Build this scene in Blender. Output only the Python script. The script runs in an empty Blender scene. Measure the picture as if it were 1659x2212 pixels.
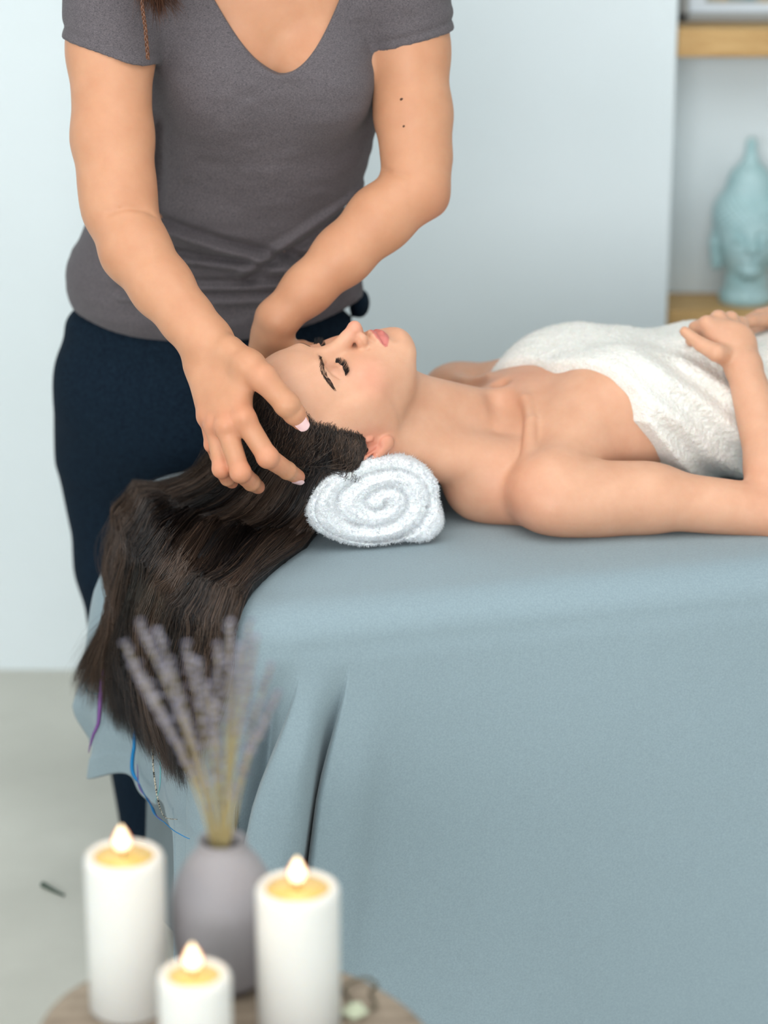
import bpy, bmesh, math, random, time
import numpy as np
from mathutils import Vector, Matrix
T0 = time.time()
RES = 1.0            # voxel scale of the sculpted surfaces (1 = final)
f32 = np.float32
PI = math.pi
SC = bpy.context.scene
COL = SC.collection
rng = np.random.default_rng(7)

# ------------------------------------------------------------------ camera geometry
FPX, PITCH, CAMZ = 5222.0, math.radians(18.0), 1.73
def q(px, py, Y):
    """world point seen in the photo at (px,py) and standing Y metres in front of the camera"""
    a = (px - 829.5) / FPX; b = (py - 1106.0) / FPX
    d = np.array([a, math.cos(PITCH) - b * math.sin(PITCH), -math.sin(PITCH) - b * math.cos(PITCH)])
    d = d * (Y / d[1])
    return np.array([d[0], d[1], CAMZ + d[2]])
def qz(px, py, z):
    p = q(px, py, 1.0); t = (z - CAMZ) / (p[2] - CAMZ)
    return np.array([p[0] * t, p[1] * t, z])
def px_of(P):
    P = np.atleast_2d(P); y = P[:, 1]; z = P[:, 2] - CAMZ
    dep = y * math.cos(PITCH) - z * math.sin(PITCH)
    up = y * math.sin(PITCH) + z * math.cos(PITCH)
    return np.stack([829.5 + FPX * P[:, 0] / dep, 1106.0 - FPX * up / dep], 1)

# ------------------------------------------------------------------ signed distance sculpting
def rc(a, b, ra, rb=None):
    """tapered capsule"""
    a = np.asarray(a, float); b = np.asarray(b, float); rb = ra if rb is None else rb
    ba = b - a; L2 = max(float(ba @ ba), 1e-12)
    def fn(P):
        w = P - a.astype(f32)
        h = np.clip((w @ ba.astype(f32)) / f32(L2), 0, 1)
        w = w - h[:, None] * ba.astype(f32)
        return np.sqrt((w * w).sum(1)) - (f32(ra) + h * f32(rb - ra))
    m = max(ra, rb)
    return (fn, np.minimum(a, b) - m, np.maximum(a, b) + m)
def el(c, r, R=None):
    """ellipsoid, R columns = its axes"""
    c = np.asarray(c, float); r = np.asarray(r, float)
    R = np.eye(3) if R is None else np.asarray(R, float)
    Rf, cf, rf = R.astype(f32), c.astype(f32), r.astype(f32)
    def fn(P):
        w = (P - cf) @ Rf
        k0 = np.sqrt(((w / rf) ** 2).sum(1)); k1 = np.sqrt(((w / (rf * rf)) ** 2).sum(1)) + f32(1e-9)
        return np.where(k0 < 1e-4, -rf.min(), k0 * (k0 - 1) / k1)
    e = np.sqrt(((R * r) ** 2).sum(1))
    return (fn, c - e, c + e)
def chain(pts, rad, k=0.003):
    ops = [('u', rc(pts[i], pts[i + 1], rad[i], rad[i + 1]), k) for i in range(len(pts) - 1)]
    return group(ops)
def group(ops):
    def fn(P): return ev(ops, P)
    lo = np.min([o[1][1] for o in ops if o[0] == 'u'], 0); hi = np.max([o[1][2] for o in ops if o[0] == 'u'], 0)
    return (fn, lo, hi)
def comb(D, d, mode, k):
    if mode == 's': d = -d; D, d = -D, -d
    if k > 0:
        h = np.maximum(k - np.abs(D - d), 0) / k
        r = np.minimum(D, d) - h * h * (k * 0.25)
    else: r = np.minimum(D, d)
    return -r if mode == 's' else r
def ev(ops, P):
    D = np.full(len(P), 1e3, f32)
    for o in ops:
        if o[0] == 'u': D = comb(D, o[1][0](P).astype(f32), 'u', o[2])
        elif o[0] == 's':                       # smooth carve: max(D, -d)
            d = o[1][0](P).astype(f32); k = o[2]
            h = np.maximum(k - np.abs(D + d), 0) / k if k > 0 else 0
            D = np.maximum(D, -d) + h * h * (k * 0.25)
        elif o[0] == 'i':                       # intersect with any field
            D = np.maximum(D, o[1][0](P).astype(f32))
        else: D = o[1](D, P).astype(f32)
    return D
def axis(*seg):
    out = []
    for a, b, h in seg:
        n = max(2, int(round((b - a) / (h * RES))))
        out += list(np.linspace(a, b, n, endpoint=False))
    out.append(seg[-1][1]); return np.array(out, f32)

def polygonise(ops, xs, ys, zs, smooth=2, name=''):
    t = time.time(); B = 14
    nx, ny, nz = len(xs), len(ys), len(zs)
    V = np.empty((nx, ny, nz), f32)
    def cuts(n): return [(i, min(i + B, n)) for i in range(0, n, B)]
    blocks = [(x, y, z) for x in cuts(nx) for y in cuts(ny) for z in cuts(nz)]
    lo = np.array([[xs[b[0][0]], ys[b[1][0]], zs[b[2][0]]] for b in blocks], f32)
    hi = np.array([[xs[b[0][1] - 1], ys[b[1][1] - 1], zs[b[2][1] - 1]] for b in blocks], f32)
    C = (lo + hi) / 2; R = np.sqrt(((hi - lo) ** 2).sum(1)) / 2
    Dc = ev(ops, C)
    for bi, b in enumerate(blocks):
        (x0, x1), (y0, y1), (z0, z1) = b
        if abs(Dc[bi]) > R[bi] * 1.7 + 0.008:
            V[x0:x1, y0:y1, z0:z1] = Dc[bi]; continue
        c, r = C[bi], R[bi]; use = []
        for o in ops:
            if o[0] in ('u', 's'):
                gap = np.maximum(np.maximum(o[1][1] - c, c - o[1][2]), 0)
                if math.sqrt(float(gap @ gap)) - r > 2.3 * r + 0.01 + o[2]: continue
            use.append(o)
        g = np.stack(np.meshgrid(xs[x0:x1], ys[y0:y1], zs[z0:z1], indexing='ij'), -1).reshape(-1, 3)
        V[x0:x1, y0:y1, z0:z1] = ev(use, g).reshape(x1 - x0, y1 - y0, z1 - z0)
    S = V < 0
    tot = np.zeros((nx - 1, ny - 1, nz - 1), np.uint8)
    for i in (0, 1):
        for j in (0, 1):
            for k in (0, 1):
                tot += S[i:nx - 1 + i, j:ny - 1 + j, k:nz - 1 + k]
    act = np.argwhere((tot > 0) & (tot < 8)); del tot
    idx = np.full((nx - 1, ny - 1, nz - 1), -1, np.int32)
    idx[act[:, 0], act[:, 1], act[:, 2]] = np.arange(len(act))
    I, J, K = act.T
    corner = {}
    for i in (0, 1):
        for j in (0, 1):
            for k in (0, 1):
                corner[i, j, k] = (V[I + i, J + j, K + k], np.stack([xs[I + i], ys[J + j], zs[K + k]], 1))
    acc = np.zeros((len(act), 3), f32); cnt = np.zeros(len(act), f32)
    ks = list(corner)
    for a in ks:
        for ax in range(3):
            if a[ax]: continue
            b = list(a); b[ax] = 1; b = tuple(b)
            va, pa = corner[a]; vb, pb = corner[b]
            m = (va < 0) != (vb < 0)
            tt = np.where(m, va / np.where(m, va - vb, 1), 0)[:, None]
            acc += np.where(m[:, None], pa + (pb - pa) * tt, 0); cnt += m
    verts = acc / cnt[:, None]
    quads = []
    for ax in range(3):
        sl0 = [slice(None)] * 3; sl1 = [slice(None)] * 3
        sl0[ax] = slice(0, -1); sl1[ax] = slice(1, None)
        e = np.argwhere(S[tuple(sl0)] != S[tuple(sl1)])
        o1, o2 = [(1, 2), (2, 0), (0, 1)][ax]
        e = e[(e[:, o1] > 0) & (e[:, o2] > 0) & (e[:, o1] < (nx, ny, nz)[o1] - 1) & (e[:, o2] < (nx, ny, nz)[o2] - 1)]
        ins = S[e[:, 0], e[:, 1], e[:, 2]]
        def at_(d1, d2):
            c = e.copy(); c[:, o1] -= d1; c[:, o2] -= d2
            return idx[c[:, 0], c[:, 1], c[:, 2]]
        Q = np.stack([at_(0, 0), at_(1, 0), at_(1, 1), at_(0, 1)], 1)
        Q[~ins] = Q[~ins][:, ::-1]
        quads.append(Q)
    F = np.concatenate(quads); F = F[(F >= 0).all(1)]
    for _ in range(smooth):
        E = np.concatenate([F[:, [0, 1]], F[:, [1, 2]], F[:, [2, 3]], F[:, [3, 0]]])
        s = np.zeros_like(verts); n = np.zeros(len(verts), f32)
        for c_ in range(3):
            s[:, c_] = np.bincount(E[:, 0], verts[E[:, 1], c_], len(verts)) + np.bincount(E[:, 1], verts[E[:, 0], c_], len(verts))
        n = np.bincount(E.ravel(), minlength=len(verts)).astype(f32)
        verts = verts * 0.5 + 0.5 * s / np.maximum(n, 1)[:, None]
    print('POLY', name, V.shape, len(verts), round(time.time() - t, 1), 's'); 
    return verts.astype(f32), F.astype(np.int32)

# ------------------------------------------------------------------ mesh and scene helpers
def mesh_np(name, V, F, mat, parent=None, tint=None, smooth=True):
    me = bpy.data.meshes.new(name)
    V = np.ascontiguousarray(V, f32); F = np.asarray(F, np.int32)
    me.vertices.add(len(V)); me.vertices.foreach_set('co', V.ravel())
    me.loops.add(F.size); me.loops.foreach_set('vertex_index', F.ravel())
    me.polygons.add(len(F)); me.polygons.foreach_set('loop_start', np.arange(0, F.size, F.shape[1], dtype=np.int32))
    me.update(calc_edges=True)
    me.validate()
    if smooth: me.polygons.foreach_set('use_smooth', np.ones(len(me.polygons), bool))
    if tint is not None:
        a = me.color_attributes.new('tint', 'FLOAT_COLOR', 'POINT')
        c = np.ones((len(V), 4), f32); c[:, :tint.shape[1]] = tint
        a.data.foreach_set('color', c.ravel())
    if mat: me.materials.append(mat)
    o = bpy.data.objects.new(name, me); COL.objects.link(o)
    if parent is not None: o.parent = parent; o.matrix_parent_inverse = parent.matrix_world.inverted()
    return o
def shift_origin(o, loc):
    """move a top-level mesh's origin to its base"""
    o.data.transform(Matrix.Translation(-Vector(loc))); o.location = loc
def tag(o, label=None, cat=None, grp=None, kind=None):
    if label: o['label'] = label
    if cat: o['category'] = cat
    if grp: o['group'] = grp
    if kind: o['kind'] = kind
    return o
def thing(name, loc, label, cat, grp=None):
    o = bpy.data.objects.new(name, None); COL.objects.link(o); o.location = loc
    o.empty_display_size = 0.05
    bpy.context.view_layer.update()
    return tag(o, label, cat, grp)
def bm_obj(name, bm, mat, parent=None, smooth=True):
    bmesh.ops.recalc_face_normals(bm, faces=bm.faces)
    me = bpy.data.meshes.new(name); bm.to_mesh(me); bm.free()
    if smooth:
        for p in me.polygons: p.use_smooth = True
    if mat: me.materials.append(mat)
    o = bpy.data.objects.new(name, me); COL.objects.link(o)
    if parent is not None: o.parent = parent; o.matrix_parent_inverse = Matrix.Translation(-parent.location)
    return o
def bm_box(bm, c, s, bev=0.0, seg=3):
    r = bmesh.ops.create_cube(bm, size=1.0)
    for v in r['verts']: v.co = Vector((v.co.x * s[0] + c[0], v.co.y * s[1] + c[1], v.co.z * s[2] + c[2]))
    if bev:
        es = list({e for v in r['verts'] for e in v.link_edges})
        bmesh.ops.bevel(bm, geom=es, offset=bev, segments=seg, profile=0.5, affect='EDGES')
def lathe(name, prof, loc, mat, parent=None, n=64, wob=0.0):
    V = []; F = []
    m = len(prof)
    for i in range(n):
        a = 2 * PI * i / n; w = 1 + wob * (math.sin(3 * a + 1) + .6 * math.sin(5 * a + 2))
        for r, z in prof: V.append((loc[0] + r * w * math.cos(a), loc[1] + r * w * math.sin(a), loc[2] + z))
    for i in range(n):
        j = (i + 1) % n
        for k in range(m - 1): F.append((i * m + k, j * m + k, j * m + k + 1, i * m + k + 1))
    return mesh_np(name, np.array(V), np.array(F), mat, parent)
def tubes(curves, radii, sides=3, colors=None):
    """curves: (N,M,3); radii: (N,M) -> one set of vertices/quads for many tubes"""
    C = np.asarray(curves, f32); N, M, _ = C.shape; Rr = np.asarray(radii, f32)
    T = np.gradient(C, axis=1); T /= np.linalg.norm(T, axis=2, keepdims=True) + 1e-9
    up = np.zeros_like(T); up[..., 1] = 1.0; up[..., 0] = .31
    A = np.cross(T, up); A /= np.linalg.norm(A, axis=2, keepdims=True) + 1e-9
    Bn = np.cross(T, A)
    vs = []
    for s in range(sides):
        a = 2 * PI * s / sides
        vs.append(C + (A * math.cos(a) + Bn * math.sin(a)) * Rr[..., None])
    V = np.stack(vs, 2).reshape(-1, 3)
    base = (np.arange(N)[:, None] * M + np.arange(M - 1)[None]) * sides
    F = []
    for s in range(sides):
        t = (s + 1) % sides
        F.append(np.stack([base + s, base + t, base + sides + t, base + sides + s], -1).reshape(-1, 4))
    return V, np.concatenate(F)
def spline(pts, n):
    """Catmull-Rom through pts"""
    P = np.asarray(pts, float); P = np.vstack([2 * P[0] - P[1], P, 2 * P[-1] - P[-2]])
    t = np.linspace(0, len(P) - 3 - 1e-6, n); i = t.astype(int); u = (t - i)[:, None]
    p0, p1, p2, p3 = P[i], P[i + 1], P[i + 2], P[i + 3]
    return 0.5 * (2 * p1 + (p2 - p0) * u + (2 * p0 - 5 * p1 + 4 * p2 - p3) * u * u + (3 * p1 - p0 - 3 * p2 + p3) * u ** 3)

# cheap smooth value noise for geometry
_NT = np.random.default_rng(3).random((32, 32, 32)).astype(f32)
def vnoise(P, s):
    p = np.asarray(P, f32) * f32(s); i = np.floor(p).astype(int); u = p - i; u = u * u * (3 - 2 * u); r = 0
    for a in (0, 1):
        for b in (0, 1):
            for c in (0, 1):
                w = (u[:, 0] if a else 1 - u[:, 0]) * (u[:, 1] if b else 1 - u[:, 1]) * (u[:, 2] if c else 1 - u[:, 2])
                r = r + w * _NT[(i[:, 0] + a) & 31, (i[:, 1] + b) & 31, (i[:, 2] + c) & 31]
    return r - 0.5

# ------------------------------------------------------------------ materials
def lin(c):
    c = np.asarray(c, float) / 255.0
    return tuple(np.where(c <= 0.04045, c / 12.92, ((c + 0.055) / 1.055) ** 2.4)) + (1.0,)
def mat_new(name, base=(200, 200, 200), rough=0.6, spec=0.5, **kw):
    m = bpy.data.materials.new(name); m.use_nodes = True
    b = m.node_tree.nodes['Principled BSDF']
    b.inputs['Base Color'].default_value = lin(base); b.inputs['Roughness'].default_value = rough
    b.inputs['Specular IOR Level'].default_value = spec
    for k, v in kw.items(): b.inputs[k.replace('_', ' ')].default_value = v
    return m, m.node_tree, b
def nd(nt, typ, **kw):
    n = nt.nodes.new(typ)
    for k, v in kw.items():
        if hasattr(n, k): setattr(n, k, v)
        else: n.inputs[k.replace('_', ' ')].default_value = v
    return n
def noise_col(nt, b, c1, c2, scale, detail=4, lo=.3, hi=.7, stretch=None, rough=.5):
    tc = nd(nt, 'ShaderNodeTexCoord'); n = nd(nt, 'ShaderNodeTexNoise', Scale=scale, Detail=detail, Roughness=rough)
    if stretch:
        mp = nd(nt, 'ShaderNodeMapping'); mp.inputs['Scale'].default_value = stretch
        nt.links.new(tc.outputs['Object'], mp.inputs[0]); nt.links.new(mp.outputs[0], n.inputs[0])
    else: nt.links.new(tc.outputs['Object'], n.inputs[0])
    r = nd(nt, 'ShaderNodeValToRGB')
    r.color_ramp.elements[0].position = lo; r.color_ramp.elements[0].color = lin(c1)
    r.color_ramp.elements[1].position = hi; r.color_ramp.elements[1].color = lin(c2)
    nt.links.new(n.outputs[0], r.inputs[0])
    if b is not None: nt.links.new(r.outputs[0], b.inputs['Base Color'])
    return n, r, tc
def bump(nt, b, src, strength=.3, dist=.002, prev=None):
    bp = nd(nt, 'ShaderNodeBump', Strength=strength, Distance=dist)
    nt.links.new(src, bp.inputs['Height'])
    if prev is not None: nt.links.new(prev.outputs[0], bp.inputs['Normal'])
    nt.links.new(bp.outputs[0], b.inputs['Normal']); return bp
M = {}
def make_skin(name, base):
    m, nt, b = mat_new(name, base, 0.48, 0.35)
    b.inputs['Subsurface Weight'].default_value = 0.35
    b.inputs['Subsurface Radius'].default_value = (1.0, .35, .18)
    b.inputs['Subsurface Scale'].default_value = 0.006
    at = nd(nt, 'ShaderNodeAttribute', attribute_name='tint')
    tc = nd(nt, 'ShaderNodeTexCoord')
    n1 = nd(nt, 'ShaderNodeTexNoise', Scale=22.0, Detail=5.0, Roughness=.6); nt.links.new(tc.outputs['Object'], n1.inputs[0])
    r1 = nd(nt, 'ShaderNodeValToRGB')
    r1.color_ramp.elements[0].position = .3; r1.color_ramp.elements[0].color = (.90, .84, .80, 1)
    r1.color_ramp.elements[1].position = .7; r1.color_ramp.elements[1].color = (1.0, 1.0, 1.0, 1)
    nt.links.new(n1.outputs[0], r1.inputs[0])
    mx = nd(nt, 'ShaderNodeMix', data_type='RGBA', blend_type='MULTIPLY'); mx.inputs[0].default_value = 1
    nt.links.new(at.outputs['Color'], mx.inputs[6]); nt.links.new(r1.outputs[0], mx.inputs[7])
    nt.links.new(mx.outputs[2], b.inputs['Base Color'])
    n2 = nd(nt, 'ShaderNodeTexNoise', Scale=900.0, Detail=3.0); nt.links.new(tc.outputs['Object'], n2.inputs[0])
    n3 = nd(nt, 'ShaderNodeTexVoronoi', Scale=500.0); nt.links.new(tc.outputs['Object'], n3.inputs[0])
    bp = bump(nt, b, n2.outputs[0], .12, .0006); bump(nt, b, n3.outputs[0], .06, .0005, bp)
    return m
M['skin'] = make_skin('skin', (214, 160, 130))
M['skin_t'] = make_skin('skin_tanned', (206, 150, 118))
# grey heather jersey
m, nt, b = mat_new('heather_jersey', (80, 75, 78), .95, .15)
n, r, tc = noise_col(nt, b, (66, 62, 67), (112, 105, 108), 520, 4, .30, .72, (1, 1, 3.0))
n2 = nd(nt, 'ShaderNodeTexNoise', Scale=1300.0, Detail=2.0); nt.links.new(tc.outputs['Object'], n2.inputs[0])
bump(nt, b, n2.outputs[0], .35, .0008); b.inputs['Sheen Weight'].default_value = .08; M['jersey'] = m
m, nt, b = mat_new('trouser_cloth', (9, 22, 34), .95, .12)
n, r, tc = noise_col(nt, b, (9, 20, 33), (22, 37, 50), 260, 4); bump(nt, b, n.outputs[0], .25, .001); M['trouser'] = m
# grey-blue cotton sheet: fine weave
m, nt, b = mat_new('cotton_sheet', (150, 163, 168), .9, .18)
tc = nd(nt, 'ShaderNodeTexCoord'); 
w1 = nd(nt, 'ShaderNodeTexWave', wave_type='BANDS', bands_direction='X', Scale=160.0, Distortion=1.5, Detail=2.0)
w2 = nd(nt, 'ShaderNodeTexWave', wave_type='BANDS', bands_direction='Z', Scale=160.0, Distortion=1.5, Detail=2.0)
nt.links.new(tc.outputs['Object'], w1.inputs[0]); nt.links.new(tc.outputs['Object'], w2.inputs[0])
ad = nd(nt, 'ShaderNodeMath', operation='ADD'); nt.links.new(w1.outputs['Fac'], ad.inputs[0]); nt.links.new(w2.outputs['Fac'], ad.inputs[1])
nz = nd(nt, 'ShaderNodeTexNoise', Scale=420.0, Detail=4.0); nt.links.new(tc.outputs['Object'], nz.inputs[0])
rp = nd(nt, 'ShaderNodeValToRGB'); rp.color_ramp.elements[0].color = lin((129, 145, 153)); rp.color_ramp.elements[1].color = lin((140, 157, 165))
rp.color_ramp.elements[0].position = .25; rp.color_ramp.elements[1].position = .75
nt.links.new(nz.outputs[0], rp.inputs[0]); nt.links.new(rp.outputs[0], b.inputs['Base Color'])
bp = bump(nt, b, ad.outputs[0], .12, .0005)
nb = nd(nt, 'ShaderNodeTexNoise', Scale=9.0, Detail=3.0); nt.links.new(tc.outputs['Object'], nb.inputs[0])
bump(nt, b, nb.outputs[0], .25, .006, bp); b.inputs['Sheen Weight'].default_value = .15; M['sheet'] = m
def terry(name, c1, c2, sc):
    m, nt, b = mat_new(name, c1, .95, .1)
    n, r, tc = noise_col(nt, b, c1, c2, sc, 3)
    v = nd(nt, 'ShaderNodeTexVoronoi', Scale=sc * 1.6); nt.links.new(tc.outputs['Object'], v.inputs[0])
    bump(nt, b, v.outputs[0], .5, .002); b.inputs['Sheen Weight'].default_value = .3
    b.inputs['Subsurface Weight'].default_value = .15; b.inputs['Subsurface Scale'].default_value = .01
    return m
M['terry'] = terry('white_terry', (240, 243, 247), (252, 253, 254), 300)
M['terry_cream'] = terry('cream_terry', (222, 219, 212), (238, 235, 230), 260)
def strand(name, c1, c2, rough=.38):
    m, nt, b = mat_new(name, c1, rough, .5)
    at = nd(nt, 'ShaderNodeAttribute', attribute_name='tint'); sp = nd(nt, 'ShaderNodeSeparateColor')
    r = nd(nt, 'ShaderNodeValToRGB'); r.color_ramp.elements[0].color = lin(c1); r.color_ramp.elements[1].color = lin(c2)
    nt.links.new(at.outputs['Color'], sp.inputs[0]); nt.links.new(sp.outputs[0], r.inputs[0]); nt.links.new(r.outputs[0], b.inputs['Base Color'])
    return m
M['hair'] = strand('dark_brown_hair', (14, 10, 11), (116, 92, 76))
M['hair_under'] = mat_new('hair_under', (17, 13, 13), .6, .3)[0]
M['hair_t'] = strand('chestnut_hair', (52, 30, 22), (112, 72, 50))
M['nail'] = mat_new('nail', (238, 196, 196), .18, .6)[0]
M['lash'] = mat_new('lash', (14, 11, 11), .5, .3)[0]
M['mole'] = mat_new('mole', (72, 44, 30), .6, .3)[0]
m, nt, b = mat_new('wall_paint', (222, 230, 232), .85, .2)
n, r, tc = noise_col(nt, b, (220, 229, 232), (228, 236, 240), 1.3, 4); n2 = nd(nt, 'ShaderNodeTexNoise', Scale=120.0); nt.links.new(tc.outputs['Object'], n2.inputs[0]); bump(nt, b, n2.outputs[0], .1, .001); M['wall'] = m
m, nt, b = mat_new('floor_concrete', (190, 190, 180), .6, .3)
n, r, tc = noise_col(nt, b, (196, 194, 184), (214, 212, 202), 2.2, 8, .35, .65); bump(nt, b, n.outputs[0], .15, .002); M['floor'] = m
m, nt, b = mat_new('shelf_pine', (205, 165, 110), .55, .3)
n, r, tc = noise_col(nt, b, (188, 146, 92), (222, 184, 128), 9, 6, .3, .7, (1, 6, 8)); M['pine'] = m
m, nt, b = mat_new('stump_wood', (140, 124, 108), .7, .25)
tc = nd(nt, 'ShaderNodeTexCoord'); nz = nd(nt, 'ShaderNodeTexNoise', Scale=7.0, Detail=8.0, Roughness=.65); nt.links.new(tc.outputs['Object'], nz.inputs[0])
wv = nd(nt, 'ShaderNodeTexWave', wave_type='RINGS', rings_direction='Z', Scale=14.0, Distortion=3.0, Detail=3.0); nt.links.new(tc.outputs['Object'], wv.inputs[0])
mm = nd(nt, 'ShaderNodeMath', operation='MULTIPLY_ADD'); mm.inputs[1].default_value = .10; nt.links.new(wv.outputs['Fac'], mm.inputs[0]); nt.links.new(nz.outputs[0], mm.inputs[2])
rp = nd(nt, 'ShaderNodeValToRGB'); rp.color_ramp.elements[0].position = .35; rp.color_ramp.elements[1].position = .75
rp.color_ramp.elements[0].color = lin((112, 98, 84)); rp.color_ramp.elements[1].color = lin((172, 156, 138)); nt.links.new(mm.outputs[0], rp.inputs[0]); nt.links.new(rp.outputs[0], b.inputs['Base Color'])
bump(nt, b, mm.outputs[0], .3, .003); M['stump'] = m
m, nt, b = mat_new('bark', (96, 78, 62), .9, .2); n, r, tc = noise_col(nt, b, (66, 52, 42), (120, 100, 80), 18, 6, .3, .7, (3, 3, .6)); bump(nt, b, n.outputs[0], .8, .01); M['bark'] = m
M['wax'] = mat_new('candle_wax', (208, 207, 203), .45, .4, Subsurface_Weight=.5, Subsurface_Scale=.02)[0]
M['wax'].node_tree.nodes['Principled BSDF'].inputs['Subsurface Radius'].default_value = (1, .8, .6)
M['melt'] = mat_new('molten_wax', (240, 184, 108), .12, .5, Subsurface_Weight=.4, Subsurface_Scale=.02)[0]
M['melt'].node_tree.nodes['Principled BSDF'].inputs['Emission Color'].default_value = (1, .42, .08, 1)
M['melt'].node_tree.nodes['Principled BSDF'].inputs['Emission Strength'].default_value = .08  # faint glow put into the wax, standing in for flame light
M['wick'] = mat_new('wick', (40, 26, 18), .9, .1)[0]
m = bpy.data.materials.new('flame'); m.use_nodes = True; nt = m.node_tree; nt.nodes.clear()
o = nt.nodes.new('ShaderNodeOutputMaterial'); e = nd(nt, 'ShaderNodeEmission', Strength=4.6); lw = nd(nt, 'ShaderNodeLayerWeight', Blend=.42)
rp = nd(nt, 'ShaderNodeValToRGB'); rp.color_ramp.elements[0].color = (1, .82, .52, 1); rp.color_ramp.elements[1].color = (.36, .055, .008, 1)
rp.color_ramp.elements[0].position = .22; rp.color_ramp.elements[1].position = .62
nt.links.new(lw.outputs['Facing'], rp.inputs[0]); nt.links.new(rp.outputs[0], e.inputs[0]); nt.links.new(e.outputs[0], o.inputs[0]); M['flame'] = m
m, nt, b = mat_new('vase_glaze', (120, 118, 122), .62, .35); n, r, tc = noise_col(nt, b, (134, 131, 136), (152, 148, 150), 6, 5); M['vase'] = m
M['stem'] = mat_new('dried_stem', (160, 146, 104), .8, .2)[0]
m, nt, b = mat_new('lavender_bud', (120, 118, 150), .85, .2); n, r, tc = noise_col(nt, b, (96, 92, 106), (156, 153, 166), 160, 2, .3, .7); M['bud'] = m
m, nt, b = mat_new('celadon_glaze', (160, 200, 205), .35, .5); n, r, tc = noise_col(nt, b, (156, 194, 198), (186, 216, 220), 22, 4); M['celadon'] = m
# ------------------------------------------------------------------ a head, in its own frame: x to its side, y out of the face, z to the crown
class Frame:
    def __init__(s, O, R, k=1.0): s.O = np.asarray(O, float); s.R = np.asarray(R, float); s.k = k
    def w(s, p): return s.O + s.k * (s.R @ np.asarray(p, float))
    def loc(s, P): return ((np.asarray(P) - s.O) @ s.R) / s.k
    def rc(s, a, b, ra, rb=None): return rc(s.w(a), s.w(b), ra * s.k, (ra if rb is None else rb) * s.k)
    def el(s, c, r, R=None): return el(s.w(c), np.asarray(r) * s.k, s.R if R is None else s.R @ R)
    def chain(s, pts, rad, k=.003): return chain([s.w(p) for p in pts], [r * s.k for r in rad], k)
def rotx(a): c, s = math.cos(a), math.sin(a); return np.array([[1, 0, 0], [0, c, -s], [0, s, c]])
def roty(a): c, s = math.cos(a), math.sin(a); return np.array([[c, 0, s], [0, 1, 0], [-s, 0, c]])
def rotz(a): c, s = math.cos(a), math.sin(a); return np.array([[c, -s, 0], [s, c, 0], [0, 0, 1]])
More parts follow.
